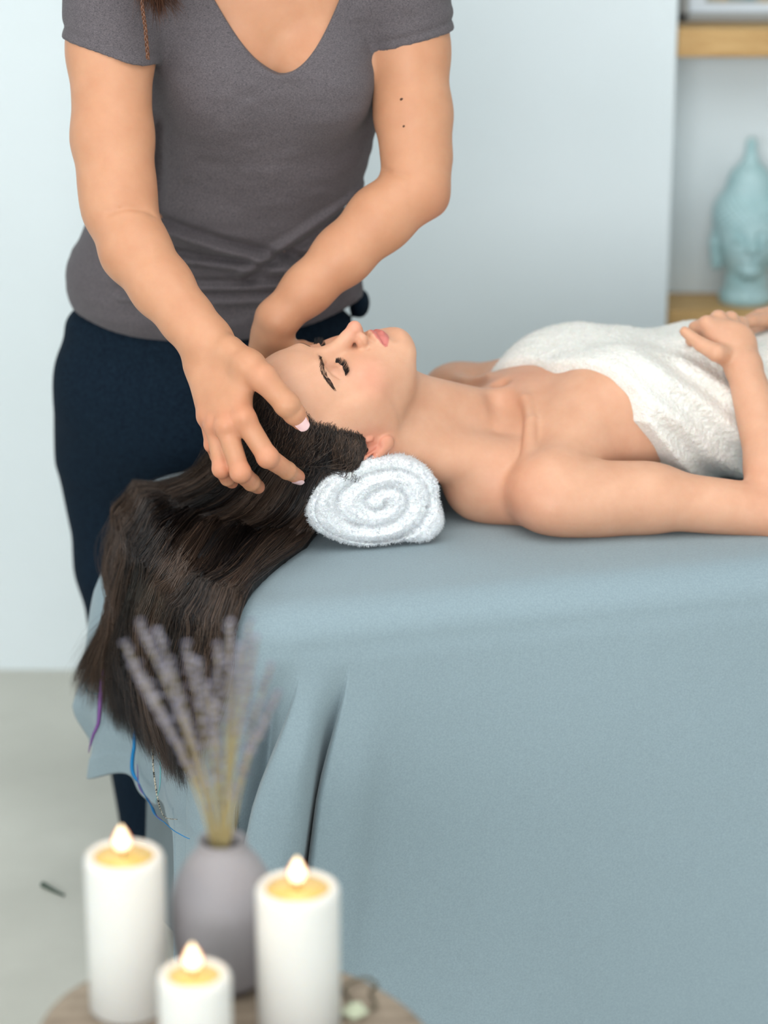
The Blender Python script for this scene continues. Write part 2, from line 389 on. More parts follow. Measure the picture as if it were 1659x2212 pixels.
def head_ops(F, ears=True):
    o = []; U = lambda p, k: o.append(('u', p, k)); S = lambda p, k: o.append(('s', p, k))
    U(F.el((0, -.010, .024), (.073, .092, .082)), .02)
    U(F.el((0, .030, .036), (.060, .054, .050)), .04)                # forehead
    U(F.el((0, .030, -.030), (.056, .052, .066)), .035)              # mid face
    for s in (1, -1):
        U(F.el((s * .040, .046, -.034), (.021, .024, .026)), .030)   # cheekbone and cheek
        U(F.el((s * .030, .058, -.058), (.020, .020, .028)), .028)
        U(F.rc((s * .049, .004, -.060), (s * .018, .070, -.098), .014, .013), .030)   # jaw
        U(F.el((s * .062, .010, -.020), (.010, .030, .030)), .030)
    U(F.el((0, .036, -.078), (.036, .040, .026)), .03)
    U(F.el((0, .076, -.098), (.019, .0165, .0150)), .016)            # chin
    U(F.el((0, .068, -.068), (.026, .024, .028)), .020)              # muzzle
    for s in (1, -1):                                                # brow ridge
        U(F.chain([(s * .006, .079, .012), (s * .022, .080, .018), (s * .042, .066, .017)], [.006, .0075, .006]), .016)
    for s in (1, -1):
        S(F.el((s * .031, .096, -.001), (.017, .019, .011)), .016)   # socket
        S(F.el((s * .016, .094, -.006), (.006, .010, .014)), .010)
    for s in (1, -1):
        U(F.el((s * .031, .0655, -.002), (.0148, .0140, .0128)), .005)   # closed lid over the eyeball
        U(F.chain([(s * .0175, .0765, -.0035), (s * .025, .0795, -.0068), (s * .033, .0793, -.0078), (s * .0405, .0750, -.0062), (s * .0450, .0705, -.0030)], [.0008, .0014, .0015, .0013, .0008]), .002)  # lid margin
        S(F.chain([(s * .018, .0805, .0040), (s * .025, .0835, .0078), (s * .033, .0830, .0086), (s * .041, .0775, .0060), (s * .046, .0720, .0010)], [.0006, .0010, .0011, .0010, .0006]), .0030)   # crease
        S(F.chain([(s * .018, .0785, -.0072), (s * .025, .0815, -.0103), (s * .033, .0812, -.0113), (s * .041, .0770, -.0095)], [.0004, .0007, .0007, .0005]), .0020)
    # nose
    U(F.rc((0, .0755, .006), (0, .099, -.030), .0070, .0068), .012)
    U(F.rc((0, .090, -.024), (0, .1065, -.0400), .0070, .0082), .008)
    U(F.el((0, .1095, -.0412), (.0082, .0080, .0076)), .006)
    for s in (1, -1):
        U(F.el((s * .0105, .0955, -.0455), (.0065, .0098, .0072)), .005)
        S(F.chain([(s * .0150, .101, -.0385), (s * .0182, .092, -.0425), (s * .0180, .086, -.0500)], [.0008, .0012, .0008]), .004)
    U(F.rc((0, .1045, -.0480), (0, .092, -.0520), .0035, .0045), .004)
    for s in (1, -1):
        S(F.el((s * .0060, .1000, -.0525), (.0032, .0058, .0036)), .0025)
    # lips
    S(F.rc((0, .1005, -.0555), (0, .0995, -.0615), .0012, .0016), .004)   # philtrum
    U(F.chain([(-.0235, .0800, -.0705), (-.012, .0905, -.0660), (-.0040, .0945, -.0640), (0, .0940, -.0655), (.0040, .0945, -.0640), (.012, .0905, -.0660), (.0235, .0800, -.0705)],
              [.0015, .0036, .0042, .0042, .0042, .0036, .0015]), .004)
    U(F.chain([(-.0225, .0795, -.0725), (-.010, .0895, -.0762), (0, .0920, -.0772), (.010, .0895, -.0762), (.0225, .0795, -.0725)], [.0018, .0048, .0054, .0048, .0018]), .004)
    S(F.chain([(-.0270, .0805, -.0705), (-.012, .0950, -.0707), (-.004, .0990, -.0702), (0, .0985, -.0712), (.004, .0990, -.0702), (.012, .0950, -.0707), (.0270, .0805, -.0705)],
              [.0007, .0011, .0011, .0011, .0011, .0011, .0007]), .0022)
    S(F.rc((-.012, .0975, -.0885), (.012, .0975, -.0885), .0045), .012)   # fold over the chin
    if ears:
        for s in (1, -1):
            e = lambda y, z, x=.0: (s * (.0755 + x), y, z)
            U(F.el(e(-.014, -.020, -.004), (.005, .013, .024), roty(0)), .006)
            U(F.chain([e(-.001, -.010, -.003), e(.000, .004, .001), e(-.010, .012, .004), e(-.023, .010, .007), e(-.031, -.003, .009), e(-.029, -.020, .008), e(-.020, -.034, .005), e(-.012, -.044, .003)],
                      [.0022, .0030, .0034, .0036, .0036, .0034, .0036, .0050]), .003)
            U(F.el(e(-.009, -.044, .002), (.0045, .0075, .0085)), .004)        # lobe
            U(F.el(e(-.001, -.022, .001), (.0035, .0035, .0060)), .003)        # tragus
            U(F.chain([e(-.021, .002, .003), e(-.022, -.014, .005), e(-.014, -.030, .003)], [.0022, .0026, .0022]), .003)
            S(F.el(e(-.011, -.020, .004), (.0060, .0068, .0115)), .003)
    return o
def head_tint(F, P, base, k=1.0):
    """skin colour by place on the head: lips, cheeks, lids, ear"""
    L = F.loc(P); C = np.tile(np.asarray(lin(base)[:3], f32), (len(P), 1)); x, y, z = L.T; ax = np.abs(x)
    def mixc(C, col, w): w = np.clip(w, 0, 1)[:, None]; return C * (1 - w) + np.asarray(lin(col)[:3]) * w
    inside = (np.abs(z) < .14) & (ax < .1) & (np.abs(y) < .14)
    g = lambda c, s: np.exp(-(((L - np.array(c)) / np.array(s)) ** 2).sum(1))
    ch = g((.048, .060, -.035), (.022, .03, .022)) + g((-.048, .060, -.035), (.022, .03, .022))
    C = mixc(C, (216, 128, 110), ch * .40 * inside)
    C = mixc(C, (222, 140, 122), g((0, .11, -.042), (.014, .02, .014)) * .45 * inside)
    ear = g((.078, -.015, -.02), (.010, .026, .034)) + g((-.078, -.015, -.02), (.010, .026, .034))
    C = mixc(C, (214, 120, 100), ear * .65 * inside)
    lid = g((.031, .080, .002), (.016, .012, .009)) + g((-.031, .080, .002), (.016, .012, .009))
    C = mixc(C, (190, 132, 112), lid * .35 * inside)
    # lips: outline of upper and lower lip
    zt = -.0622 - .0075 * (ax / .0245) ** 1.6 - .0012 * np.exp(-(ax / .003) ** 2)
    zb = -.0832 + .0110 * (ax / .0245) ** 2.0
    lip = (ax < .0245) & (y > .070)
    w = np.clip((zt - z) / .0009 + .5, 0, 1) * np.clip((z - zb) / .0011 + .5, 0, 1) * lip
    C = mixc(C, (196, 108, 106), w * .85)
    return C
# ------------------------------------------------------------------ the woman lying on the table
SKIN_C = (212, 164, 136); SKIN_T = (198, 146, 114)
def tint_flat(P, base):
    C = np.tile(np.asarray(lin(base)[:3], f32), (len(P), 1))
    return C
def mixcol(C, col, w):
    w = np.clip(w, 0, 1)[:, None]; return C * (1 - w) + np.asarray(lin(col)[:3]) * w
th, rr = math.radians(26), math.radians(11)
uz = np.array([-math.cos(th), -math.sin(th), 0]); l0 = np.array([math.sin(th), -math.cos(th), 0]); zz = np.array([0, 0, 1.0])
HR = np.stack([math.cos(rr) * l0 - math.sin(rr) * zz, math.cos(rr) * zz + math.sin(rr) * l0, uz], 1)
HR = HR @ rotx(math.radians(6))
HK = 1.07
nas = q(690, 774, 3.00)                                   # bridge of the nose
HF = Frame(nas - HK * HR @ np.array([0, .0790, .006]), HR, HK)
PHB = math.radians(20)
BA = np.array([math.cos(PHB), math.sin(PHB), 0]); BN = np.array([math.sin(PHB), -math.cos(PHB), 0])   # feetwards, towards the near side
Sn = q(1178, 1066, 3.02); Sf = q(985, 868, 3.37)
MID = (Sn + Sf) / 2; MID[2] = .80
BR = np.stack([BA, BN, zz], 1)
def B(a, n, z): return np.array([MID[0], MID[1], 0]) + BA * a + BN * n + np.array([0, 0, z])
En = q(1690, 1108, 3.03); Wn = q(1606, 792, 3.17)
Ef = B(.40, -.30, .80); Wf = q(1700, 700, 3.40)
def fingers(ops, segs, k=.006):
    for pts, rad in segs: ops.append(('u', chain(pts, rad, .002), k))
def client_ops():
    o = head_ops(HF); U = lambda p, k: o.append(('u', p, k)); S = lambda p, k: o.append(('s', p, k))
    W = HF.w
    n0 = W((0, -.022, -.050)); n1 = B(.015, .0, .800)
    U(rc(n0, n1, .047, .052), .030)
    U(rc(W((.0, .020, -.080)), B(.03, .0, .822), .030, .022), .035)            # throat
    U(rc(W((.060, -.022, -.045)), B(.014, .014, .846), .011, .0075), .022)       # neck tendon, near
    U(rc(W((-.060, -.022, -.045)), B(.014, -.018, .846), .011, .0075), .022)
    # trapezius
    U(rc(W((.035, -.050, -.060)), B(.000, .115, .790), .030, .034), .045)
    U(rc(W((-.035, -.050, -.060)), B(.000, -.12, .800), .030, .034), .045)
    U(el(q(1072, 1046, 3.085), (.062, .045, .047), BR), .035)
    U(rc(q(1030, 1055, 3.08), Sn + [0, .02, -.015], .036, .040), .03)
    # chest
    U(el(B(.150, 0, .812), (.185, .150, .088), BR), .03)
    U(el(B(.060, 0, .808), (.080, .165, .066), BR), .04)
    U(el(B(.33, 0, .815), (.20, .130, .085), BR), .05)
    U(el(B(.55, 0, .810), (.17, .170, .088), BR), .06)
    # shoulders and pectoral folds
    U(el(Sn + [.012, 0, .004], (.060, .048, .053), BR), .022); U(el(Sf, (.055, .050, .054), BR), .035)
    U(rc(Sn + [.01, .0, .012], B(.105, .075, .868), .030, .032), .035)
    U(rc(Sf + [.01, .0, .012], B(.105, -.075, .868), .030, .032), .035)
    for s in (1, -1): U(el(B(.140, s * .080, .864), (.066, .062, .048), BR), .035)
    # collar bones, hollow between them
    for s in (1, -1):
        e = Sn if s == 1 else Sf
        U(chain([B(.022, s * .016, .866), B(.010, s * .062, .868), B(.000, s * .105, .852), e + np.array([-.022, 0, .036])], [.0095, .0075, .0075, .0085], .003), .012)
        S(el(B(-.020, s * .070, .870), (.017, .036, .020), BR), .020)
    S(el(B(.000, 0, .880), (.011, .0085, .014), BR), .012)
    # near arm
    U(chain([Sn + [.0, 0, 0], Sn * .55 + En * .45 + [0, 0, .004], En], [.047, .0395, .035], .02), .014)
    U(el(Sn * .72 + En * .28 + [0, 0, -.002], (.10, .042, .0425), np.stack([(En - Sn) / np.linalg.norm(En - Sn), BN, zz], 1)), .03)
    U(chain([En, En * .72 + Wn * .28 + [.004, -.004, 0], Wn], [.035, .0365, .0235], .02), .016)
    # far arm, mostly hidden
    U(chain([Sf, Ef], [.046, .037], .02), .02); U(chain([Ef, Wf], [.037, .023], .02), .02)
    # near hand, loosely closed on the towel
    K1 = q(1527, 700, 3.20); K2 = q(1552, 688, 3.215); K3 = q(1578, 690, 3.235); K4 = q(1600, 700, 3.255)
    for k_, r_ in ((K1, .0115), (K2, .0115), (K3, .011), (K4, .0105)):
        U(rc(Wn, k_, .019, r_), .012)
    U(el((Wn + K2) / 2 + [0, .0, .0], (.034, .018, .030)), .014)
    fingers(o, [([K1, q(1502, 708, 3.215), q(1494, 735, 3.235), q(1512, 748, 3.245)], [.0105, .0092, .0085, .0075]),
                ([K2, q(1530, 700, 3.25), q(1520, 730, 3.265)], [.0105, .0095, .0085]),
                ([K3, q(1560, 702, 3.275), q(1550, 730, 3.285)], [.0105, .0092, .008]),
                ([K4, q(1590, 710, 3.285), q(1580, 735, 3.29)], [.0098, .0085, .0075]),
                ([Wn * .6 + K1 * .4 + [-.004, -.01, -.006], q(1548, 762, 3.150), q(1514, 744, 3.165), q(1479, 716, 3.18)], [.015, .0125, .0100, .0072])], .005)
    # far hand, fingers coming in from the right
    fingers(o, [([Wf, q(1665, 690, 3.37), q(1625, 694, 3.34), q(1604, 700, 3.33)], [.020, .011, .009, .0075]),
                ([Wf, q(1668, 676, 3.39), q(1640, 680, 3.37), q(1615, 692, 3.36)], [.020, .011, .009, .008])], .008)
    # hips and legs, outside the frame
    hipc = B(.66, 0, .82)
    for s in (1, -1):
        U(chain([B(.66, s * .085, .815), B(1.06, s * .085, .80), B(1.44, s * .085, .775)], [.085, .060, .040], .03), .05)
        U(rc(B(1.44, s * .085, .775), B(1.47, s * .095, .90), .034, .022), .03)
    return o
COPS = client_ops()
xs = axis((-.26, .075, .00125), (.075, .60, .0028), (.60, 1.75, .012))
ys = axis((2.84, 3.13, .00125), (3.13, 3.5, .0028), (3.5, 4.0, .012))
zs = axis((.68, .765, .003), (.765, 1.0, .00125), (1.0, 1.02, .004))
V, Q = polygonise(COPS, xs, ys, zs, 2, 'client')
T = head_tint(HF, V, SKIN_C)
d = lambda c, r: np.exp(-(((V - c) / r) ** 2).sum(1))
T = mixcol(T, (214, 140, 112), d(Sn + [-.03, -.02, -.01], .05) * .4 + d(En, .06) * .3)
T = mixcol(T, (218, 150, 122), np.clip(d(B(.03, 0, .87), .05), 0, 1) * .35)
CV = V.copy()
person_c = mesh_np('person', V, Q, M['skin'], tint=T)
tag(person_c, 'woman with closed eyes lying on the massage table, wrapped in a cream towel', 'person')
# ------------------------------------------------------------------ the standing masseuse
HIP = q(458, 860, 3.45); HIP[2] = .86
HX = HIP[0]
def tq(px, py, Y): return q(px, py, Y)
SL = tq(236, -8, 3.20); EL = tq(258, 452, 3.09); WL = tq(447, 742, 2.96)
SRt = tq(878, -8, 3.24); ER = tq(899, 408, 3.18); WR = tq(598, 690, 3.12)
# near hand on the side of the client's head
def hand_near():
    H = lambda x, y, Y: tq(400 + x / 5.53, 700 + y / 5.53, Y)
    o = []
    idx = [H(700, 1130, 2.866), H(985, 1590, 2.852), H(1220, 1750, 2.878), H(1345, 1825, 2.898)]
    mid = [H(485, 1220, 2.868), H(660, 1770, 2.848), H(790, 1890, 2.870), H(868, 1945, 2.888)]
    rng_ = [H(350, 1220, 2.885), H(432, 1730, 2.863), H(505, 1845, 2.880), H(560, 1890, 2.895)]
    lit = [H(262, 1110, 2.905), H(320, 1440, 2.900), H(375, 1580, 2.912), H(425, 1650, 2.925)]
    thm = [H(540, 330, 2.925), H(930, 640, 2.878), H(1215, 960, 2.868), H(1375, 1165, 2.876)]
    return idx, mid, rng_, lit, thm
NH = hand_near()
def body_ops():
    o = []; U = lambda p, k: o.append(('u', p, k)); S = lambda p, k: o.append(('s', p, k))
    # trunk under the clothes
    waist = tq(455, 470, 3.38); chest = tq(560, 200, 3.30); neck = tq(575, -130, 3.24); 
    U(el(HIP, (.195, .115, .13)), .03); U(el(waist, (.145, .10, .14)), .06); U(el(chest, (.146, .105, .16)), .06)
    U(rc(tq(300, -60, 3.22), tq(820, -60, 3.25), .055, .055), .06)
    U(el(tq(560, 20, 3.235), (.145, .065, .085)), .05)
    for s in (-1, 1): U(el(tq(588 + s * 105, 150, 3.205), (.060, .055, .066)), .025)
    U(rc(neck, tq(565, -330, 3.16), .058, .052), .04)
    # arms
    mL = SL * .5 + EL * .5
    U(chain([SL, tq(239, 110, 3.175), tq(243, 300, 3.125), tq(253, 400, 3.10), EL], [.056, .0545, .0505, .0465, .0450], .02), .03)
    U(chain([EL, tq(292, 540, 3.05), tq(350, 620, 3.01), tq(405, 690, 2.98), WL], [.0440, .0425, .0375, .0315, .0285], .02), .018)
    U(chain([SRt, tq(885, 110, 3.24), tq(893, 250, 3.22), tq(900, 340, 3.20), ER], [.054, .0505, .0490, .0435, .0400], .02), .03)
    U(el(tq(938, 430, 3.20), (.017, .02, .020)), .02)        # point of the elbow
    U(chain([ER, tq(822, 472, 3.16), tq(740, 552, 3.145), tq(665, 624, 3.13), WR], [.0410, .0415, .0370, .0310, .0270], .02), .018)
    # near hand
    idx, mid, rin, lit, thm = NH
    Y0 = np.array([0, 1, 0])
    WLr = tq(478, 775, 2.945); WLu = tq(440, 792, 2.955)
    U(rc(WL, WLr, .0280, .022), .02); U(rc(WL, WLu, .0275, .019), .02)
    U(rc(WLr, idx[0], .0215, .0140), .016); U(rc((WLr + WLu) / 2, mid[0], .0215, .0130), .016)
    U(rc(WLu, rin[0], .0200, .0120), .016); U(rc(WLu, lit[0], .0180, .0105), .014)
    U(rc(WLr + Y0 * .012, (idx[0] + mid[0]) / 2 + Y0 * .012, .016, .010), .012)
    for f in (idx, mid, rin, lit): U(el(f[0] + np.array([0, -.0030, .001]), (.0105, .0095, .0105)), .010)
    def fing(p, r, k):
        ops = [('u', rc(p[i], p[i + 1], r[i], r[i + 1]), .003) for i in range(len(p) - 1)]
        j = p[1] + np.array([0, -.0012, .0004]); ops.append(('u', el(j, (r[1] * 1.06,) * 3), .004))
        U(group(ops), k)
    fing(idx, [.0142, .0128, .0112, .0092], .007); fing(mid, [.0128, .0122, .0108, .0090], .006)
    fing(rin, [.0110, .0105, .0092, .0080], .005); fing(lit, [.0098, .0090, .0080, .0070], .004)
    U(chain([thm[0], thm[0] * .45 + thm[1] * .55, thm[1]], [.0190, .0180, .0165], .01), .018)
    fing([thm[1], thm[2], thm[2] * .45 + thm[3] * .55, thm[3]], [.0165, .0150, .0138, .0108], .008)
    U(rc(thm[1] * .6 + thm[0] * .4 + Y0 * .004, idx[0] * .75 + WLr * .25 + Y0 * .004, .009, .007), .022)     # web of the thumb
    for kf, ww_ in ((idx[0], WLr), (mid[0], WLr * .6 + WLu * .4), (rin[0], WLr * .3 + WLu * .7), (lit[0], WLu)):
        U(rc(kf + np.array([0, -.0108, .004]), ww_ + np.array([0, -.0165, -.010]), .0034, .0026), .009)
    def skin_pt(px, py, y0=2.80, y1=3.3):
        for Yt in np.arange(y0, y1, .001):
            p = tq(px, py, Yt)
            if ev(o, p[None].astype(f32))[0] < 0: return p
        return tq(px, py, y1)
    for line, dep in (([(232, 462), (270, 448), (312, 452), (330, 462)], .0016), ([(826, 366), (850, 376), (880, 380)], .0013)):
        S(chain([skin_pt(*p_) for p_ in line], [dep * .5] + [dep] * (len(line) - 2) + [dep * .5], .001), .008)
    # far hand cupping the far side of the head
    WRb = tq(585, 722, 3.125)
    U(rc(WR, WRb, .0265, .024), .014)
    k1, k2, k3, k4 = tq(600, 800, 3.155), tq(575, 812, 3.150), tq(552, 816, 3.142), tq(533, 812, 3.13)
    for kk, r in ((k1, .0125), (k2, .0125), (k3, .012), (k4, .011)): U(rc(WRb, kk, .0195, r), .012)
    U(rc(WRb + [.004, -.006, 0], tq(628, 752, 3.12), .0175, .012), .012)
    fing([tq(620, 752, 3.122), tq(652, 752, 3.132), tq(688, 756, 3.128)], [.0120, .0100, .0082], .006)
    for kk, dx in ((k1, .018), (k2, .006), (k3, -.006), (k4, -.016)):
        fing([kk, kk + [dx * .6 + .01, .012, -.04], kk + [dx + .02, .0, -.072]], [.0105, .0092, .0075], .004)
    return o
a_ = math.radians(38)
THF = Frame(tq(560, -470, 3.08), np.stack([[1.0, 0, 0], [0, -math.cos(a_), -math.sin(a_)], [0, -math.sin(a_), math.cos(a_)]], 1))
BOPS = body_ops() + [('u', group(head_ops(THF, False)), .01), ('u', rc(tq(565, -200, 3.23), THF.w((0, -.02, -.05)), .056, .052), .03)]
xs = axis((-.62, -.285, .003), (-.285, -.10, .00115), (-.10, .22, .003))
ys = axis((2.80, 3.0, .00115), (3.0, 3.62, .003))
zs = axis((.72, .80, .0045), (.80, .94, .00115), (.94, 1.36, .003), (1.36, 1.80, .0045))
V, Q = polygonise(BOPS, xs, ys, zs, 2, 'therapist')
V = V.astype(np.float64)
T = tint_flat(V, SKIN_T)
d = lambda c, r: np.exp(-(((V - np.asarray(c)) / r) ** 2).sum(1))
for f in NH[:4]:
    T = mixcol(T, (214, 126, 100), d(f[0], .015) * .55 + d(f[1], .014) * .65 + d((f[1] + f[2]) / 2, .012) * .3 + d(f[-1], .014) * .7)
T = mixcol(T, (214, 132, 106), d(NH[4][1], .018) * .35 + d(NH[4][3], .015) * .5 + d(ER + [.02, 0, -.02], .03) * .4)
therapist = thing('person', (HIP[0], HIP[1], 0), 'standing woman in grey heather v-neck shirt and navy trousers massaging the head on the table', 'person')
o_ = mesh_np('body', V, Q, M['skin_t'], therapist, tint=T)
# nails
def nail(p, back, up, r, name='fingernail', mat=M['nail'], host=therapist):
    """small curved plate on the tip p, lying along p-back, facing up"""
    t = p - back; t /= np.linalg.norm(t); u = up - t * (up @ t); u /= np.linalg.norm(u); s = np.cross(t, u)
    n = 15; vs = []; fs = []
    for lay in (0, 1):
        for i in range(n):
            for j in range(n):
                a = (i / (n - 1) - .5) * 2; b = (j / (n - 1) - .5) * 2
                sq = math.sqrt(max(1 - .5 * b * b, 0)); aa = a * math.sqrt(max(1 - .35 * abs(b) ** 3, 0))
                ang = aa * .82
                rad = r * (1.045 - .13 * min(b, .3)) - (.0004 if lay else 0)
                vs.append(p + t * (b * r * .95 * math.sqrt(1 - (.35 if b > 0 else .80) * a * a) - r * .05) + s * math.sin(ang) * rad + u * (math.cos(ang) * rad - .10 * r * b * b))
    for i in range(n - 1):
        for j in range(n - 1):
            k = i * n + j; fs.append((k, k + n, k + n + 1, k + 1)); k += n * n; fs.append((k, k + 1, k + n + 1, k + n))
    for i in range(n - 1):
        for (k, m_) in ((i * n, (i + 1) * n), (i * n + n - 1, (i + 1) * n + n - 1), (i, i + 1), ((n - 1) * n + i, (n - 1) * n + i + 1)): fs.append((k, m_, m_ + n * n, k + n * n))
    return mesh_np(name, np.array(vs), np.array(fs), mat, host)
NH_UP = {'t': np.array([.10, -1.0, .25]), 'i': np.array([.10, -.45, -.75])}
nail(NH[4][3], NH[4][2], NH_UP['t'], .0110); 
nail(NH[0][3], NH[0][2], NH_UP['i'], .0094)
for (px, py, rr_) in ((868, 215, .0022), (873, 273, .0018)):
    for Yt in np.arange(3.10, 3.26, .0005):
        p = tq(px, py, Yt)
        if ev(BOPS, p[None].astype(f32))[0] < 0: break
    bm = bmesh.new(); bmesh.ops.create_uvsphere(bm, u_segments=12, v_segments=8, radius=1.0)
    for v in bm.verts: v.co = Vector((v.co.x * rr_ * 1.2 + p[0], v.co.y * .0008 + p[1], v.co.z * rr_ + p[2]))
    bm_obj('mole', bm, M['mole'], therapist)
# shirt
def shirt_ops():
    o = []; U = lambda p, k: o.append(('u', p, k)); S = lambda p, k: o.append(('s', p, k))
    def e(px, py, Y, r, k): U(el(tq(px, py, Y), r), k)
    e(470, 640, 3.435, (.205, .125, .085), .03)
    e(455, 575, 3.42, (.202, .120, .10), .06)
    e(465, 460, 3.385, (.172, .115, .11), .06)
    e(560, 330, 3.34, (.150, .118, .12), .06)
    e(565, 190, 3.30, (.163, .122, .12), .06)
    e(560, 30, 3.25, (.165, .085, .10), .05)
    for s in (-1, 1): e(588 + s * 100, 165, 3.212, (.072, .064, .078), .045)
    U(rc(tq(285, -72, 3.225), tq(835, -72, 3.255), .069, .069), .06); U(rc(tq(400, -110, 3.25), tq(750, -110, 3.26), .062, .062), .04)
    def sleeve(a, b, ra, rb, h0, h1):
        g, lo, hi = rc(a, b, ra, rb); g2 = rc(b - (b - a) * .15, b + (b - a) * .9, rb, rb * .98)
        def fn(P):
            x, y, z = P.T; zc = h0[2] + (x - h0[0]) * (h1[2] - h0[2]) / (h1[0] - h0[0])
            D = np.minimum(g(P), g2[0](P)); e = (zc - z).astype(f32); w = .0025 * np.exp(-np.abs(e + .014) * 400)
            return np.maximum(D + w, e)
        return (fn, np.minimum(lo, g2[1]), np.maximum(hi, g2[2]))
    U(sleeve(SL + [.004, 0, .01], tq(240, 75, 3.18), .0640, .0625, tq(133, 78, 3.18), tq(325, 130, 3.18)), .012)
    U(sleeve(SRt + [-.010, 0, .01], tq(878, 65, 3.245), .0690, .0640, tq(800, 112, 3.24), tq(962, 70, 3.24)), .012)
    e(806, 40, 3.27, (.030, .05, .060), .03); e(322, 40, 3.22, (.03, .05, .05), .03)
    # crease lines across the stomach
    def folds(D, P):
        w = np.zeros(len(P), f32); x, y, z = P.T
        for (x0, y0, x1, y1, amp, wd) in ((330, 470, 620, 560, .010, .011), (760, 440, 560, 570, .010, .012), (340, 540, 740, 590, .008, .009), (360, 610, 700, 610, .006, .009), (300, 640, 700, 640, .005, .010), (345, 280, 330, 480, .006, .012)):
            a = tq(x0, y0, 3.30); b = tq(x1, y1, 3.30); ba = np.array([b[0] - a[0], b[2] - a[2]], f32)
            u = np.clip(((x - a[0]) * ba[0] + (z - a[2]) * ba[1]) / (ba @ ba), -.1, 1.1)
            dd = ((x - a[0] - u * ba[0]) * ba[1] - (z - a[2] - u * ba[1]) * ba[0]) / math.sqrt(ba @ ba)
            e2 = np.hypot(x - a[0] - u * ba[0], z - a[2] - u * ba[1])
            w += 1.7 * amp * np.exp(-(e2 / wd) ** 2) * np.sin(np.clip(dd / wd * 1.6, -3, 3)) * (y < 3.40)
        w += (.0045 * vnoise(P, 16) + .0025 * vnoise(P * np.array([1, 1, 2.4]), 34)).astype(f32)
        return D - w
    o.append(('f', folds))
    # cuts: hem, sleeve hems, neck
    def cut(D, P):
        x, y, z = P.T
        hl = tq(140, 668, 3.42); hr = tq(790, 640, 3.42); hm = tq(420, 728, 3.32)
        t = (x - hl[0]) / (hr[0] - hl[0]); hz = hl[2] * (1 - t) + hr[2] * t - .034 * np.clip(4 * t * (1 - t), 0, 1) * np.clip((3.47 - y) / .12, 0, 1)
        D = np.maximum(D, hz.astype(f32) - z)
        # v neck: rounded wedge
        n = tq(603, 165, 3.14); tl = tq(462, -5, 3.17); tr = tq(735, -5, 3.17)
        h = np.clip((z - n[2]) / (tl[2] - n[2]), -1, 1.2)
        wl = (n[0] - tl[0]) * np.clip(h, 0, 3) ** .62; wr = (tr[0] - n[0]) * np.clip(h, 0, 3) ** .50
        side = np.maximum((n[0] - wl) - x, x - (n[0] + wr)) * .8
        vn = np.maximum(np.maximum(side, n[2] - z), y - 3.26)
        nk = np.hypot(x - n[0], y - 3.25) - .078; vn = np.minimum(vn, np.maximum(nk, 1.36 - z))
        return np.maximum(D, -vn.astype(f32))
    o.append(('f', cut))
    return o
SOPS = shirt_ops()
# hollow it: the body shows inside the neckline and sleeves
def inner(D, P):
    base = ev(SOPS[:-1], P) + f32(.0028)
    z = P[:, 2]
    return np.maximum(D, -base)
xs = axis((-.55, .20, .0028)); ys = axis((3.05, 3.60, .0028)); zs = axis((.88, 1.38, .0028), (1.38, 1.53, .004))
V, Q = polygonise(SOPS, xs, ys, zs, 1, 'shirt')
o_ = mesh_np('shirt', V, Q, M['jersey'], therapist)
# trousers
def trouser_ops():
    o = []; U = lambda p, k: o.append(('u', p, k))
    U(el(tq(450, 800, 3.46), (.222, .128, .14)), .03); U(el(tq(443, 915, 3.49), (.214, .13, .13)), .09)
    U(el(tq(452, 700, 3.45), (.208, .118, .06)), .03)
    U(el(tq(776, 655, 3.46), (.016, .03, .022)), .01)
    lh = tq(272, 1000, 3.52); rh = tq(600, 1000, 3.52)
    U(chain([lh, np.array([lh[0] - .01, 3.53, .50]), np.array([lh[0] + .02, 3.55, .06])], [.105, .070, .055], .03), .05)
    U(chain([rh, np.array([rh[0], 3.55, .50]), np.array([rh[0] - .02, 3.58, .06])], [.105, .070, .055], .03), .05)
    o.append(('f', lambda D, P: np.maximum(D - .004 * vnoise(P, 14), np.maximum(P[:, 2] - 1.02, .03 - P[:, 2]))))
    return o
V, Q = polygonise(trouser_ops(), axis((-.60, .10, .005)), axis((3.28, 3.74, .005)), axis((.01, 1.05, .005)), 1, 'trousers')
mesh_np('trousers', V, Q, M['trouser'], therapist)
V = None
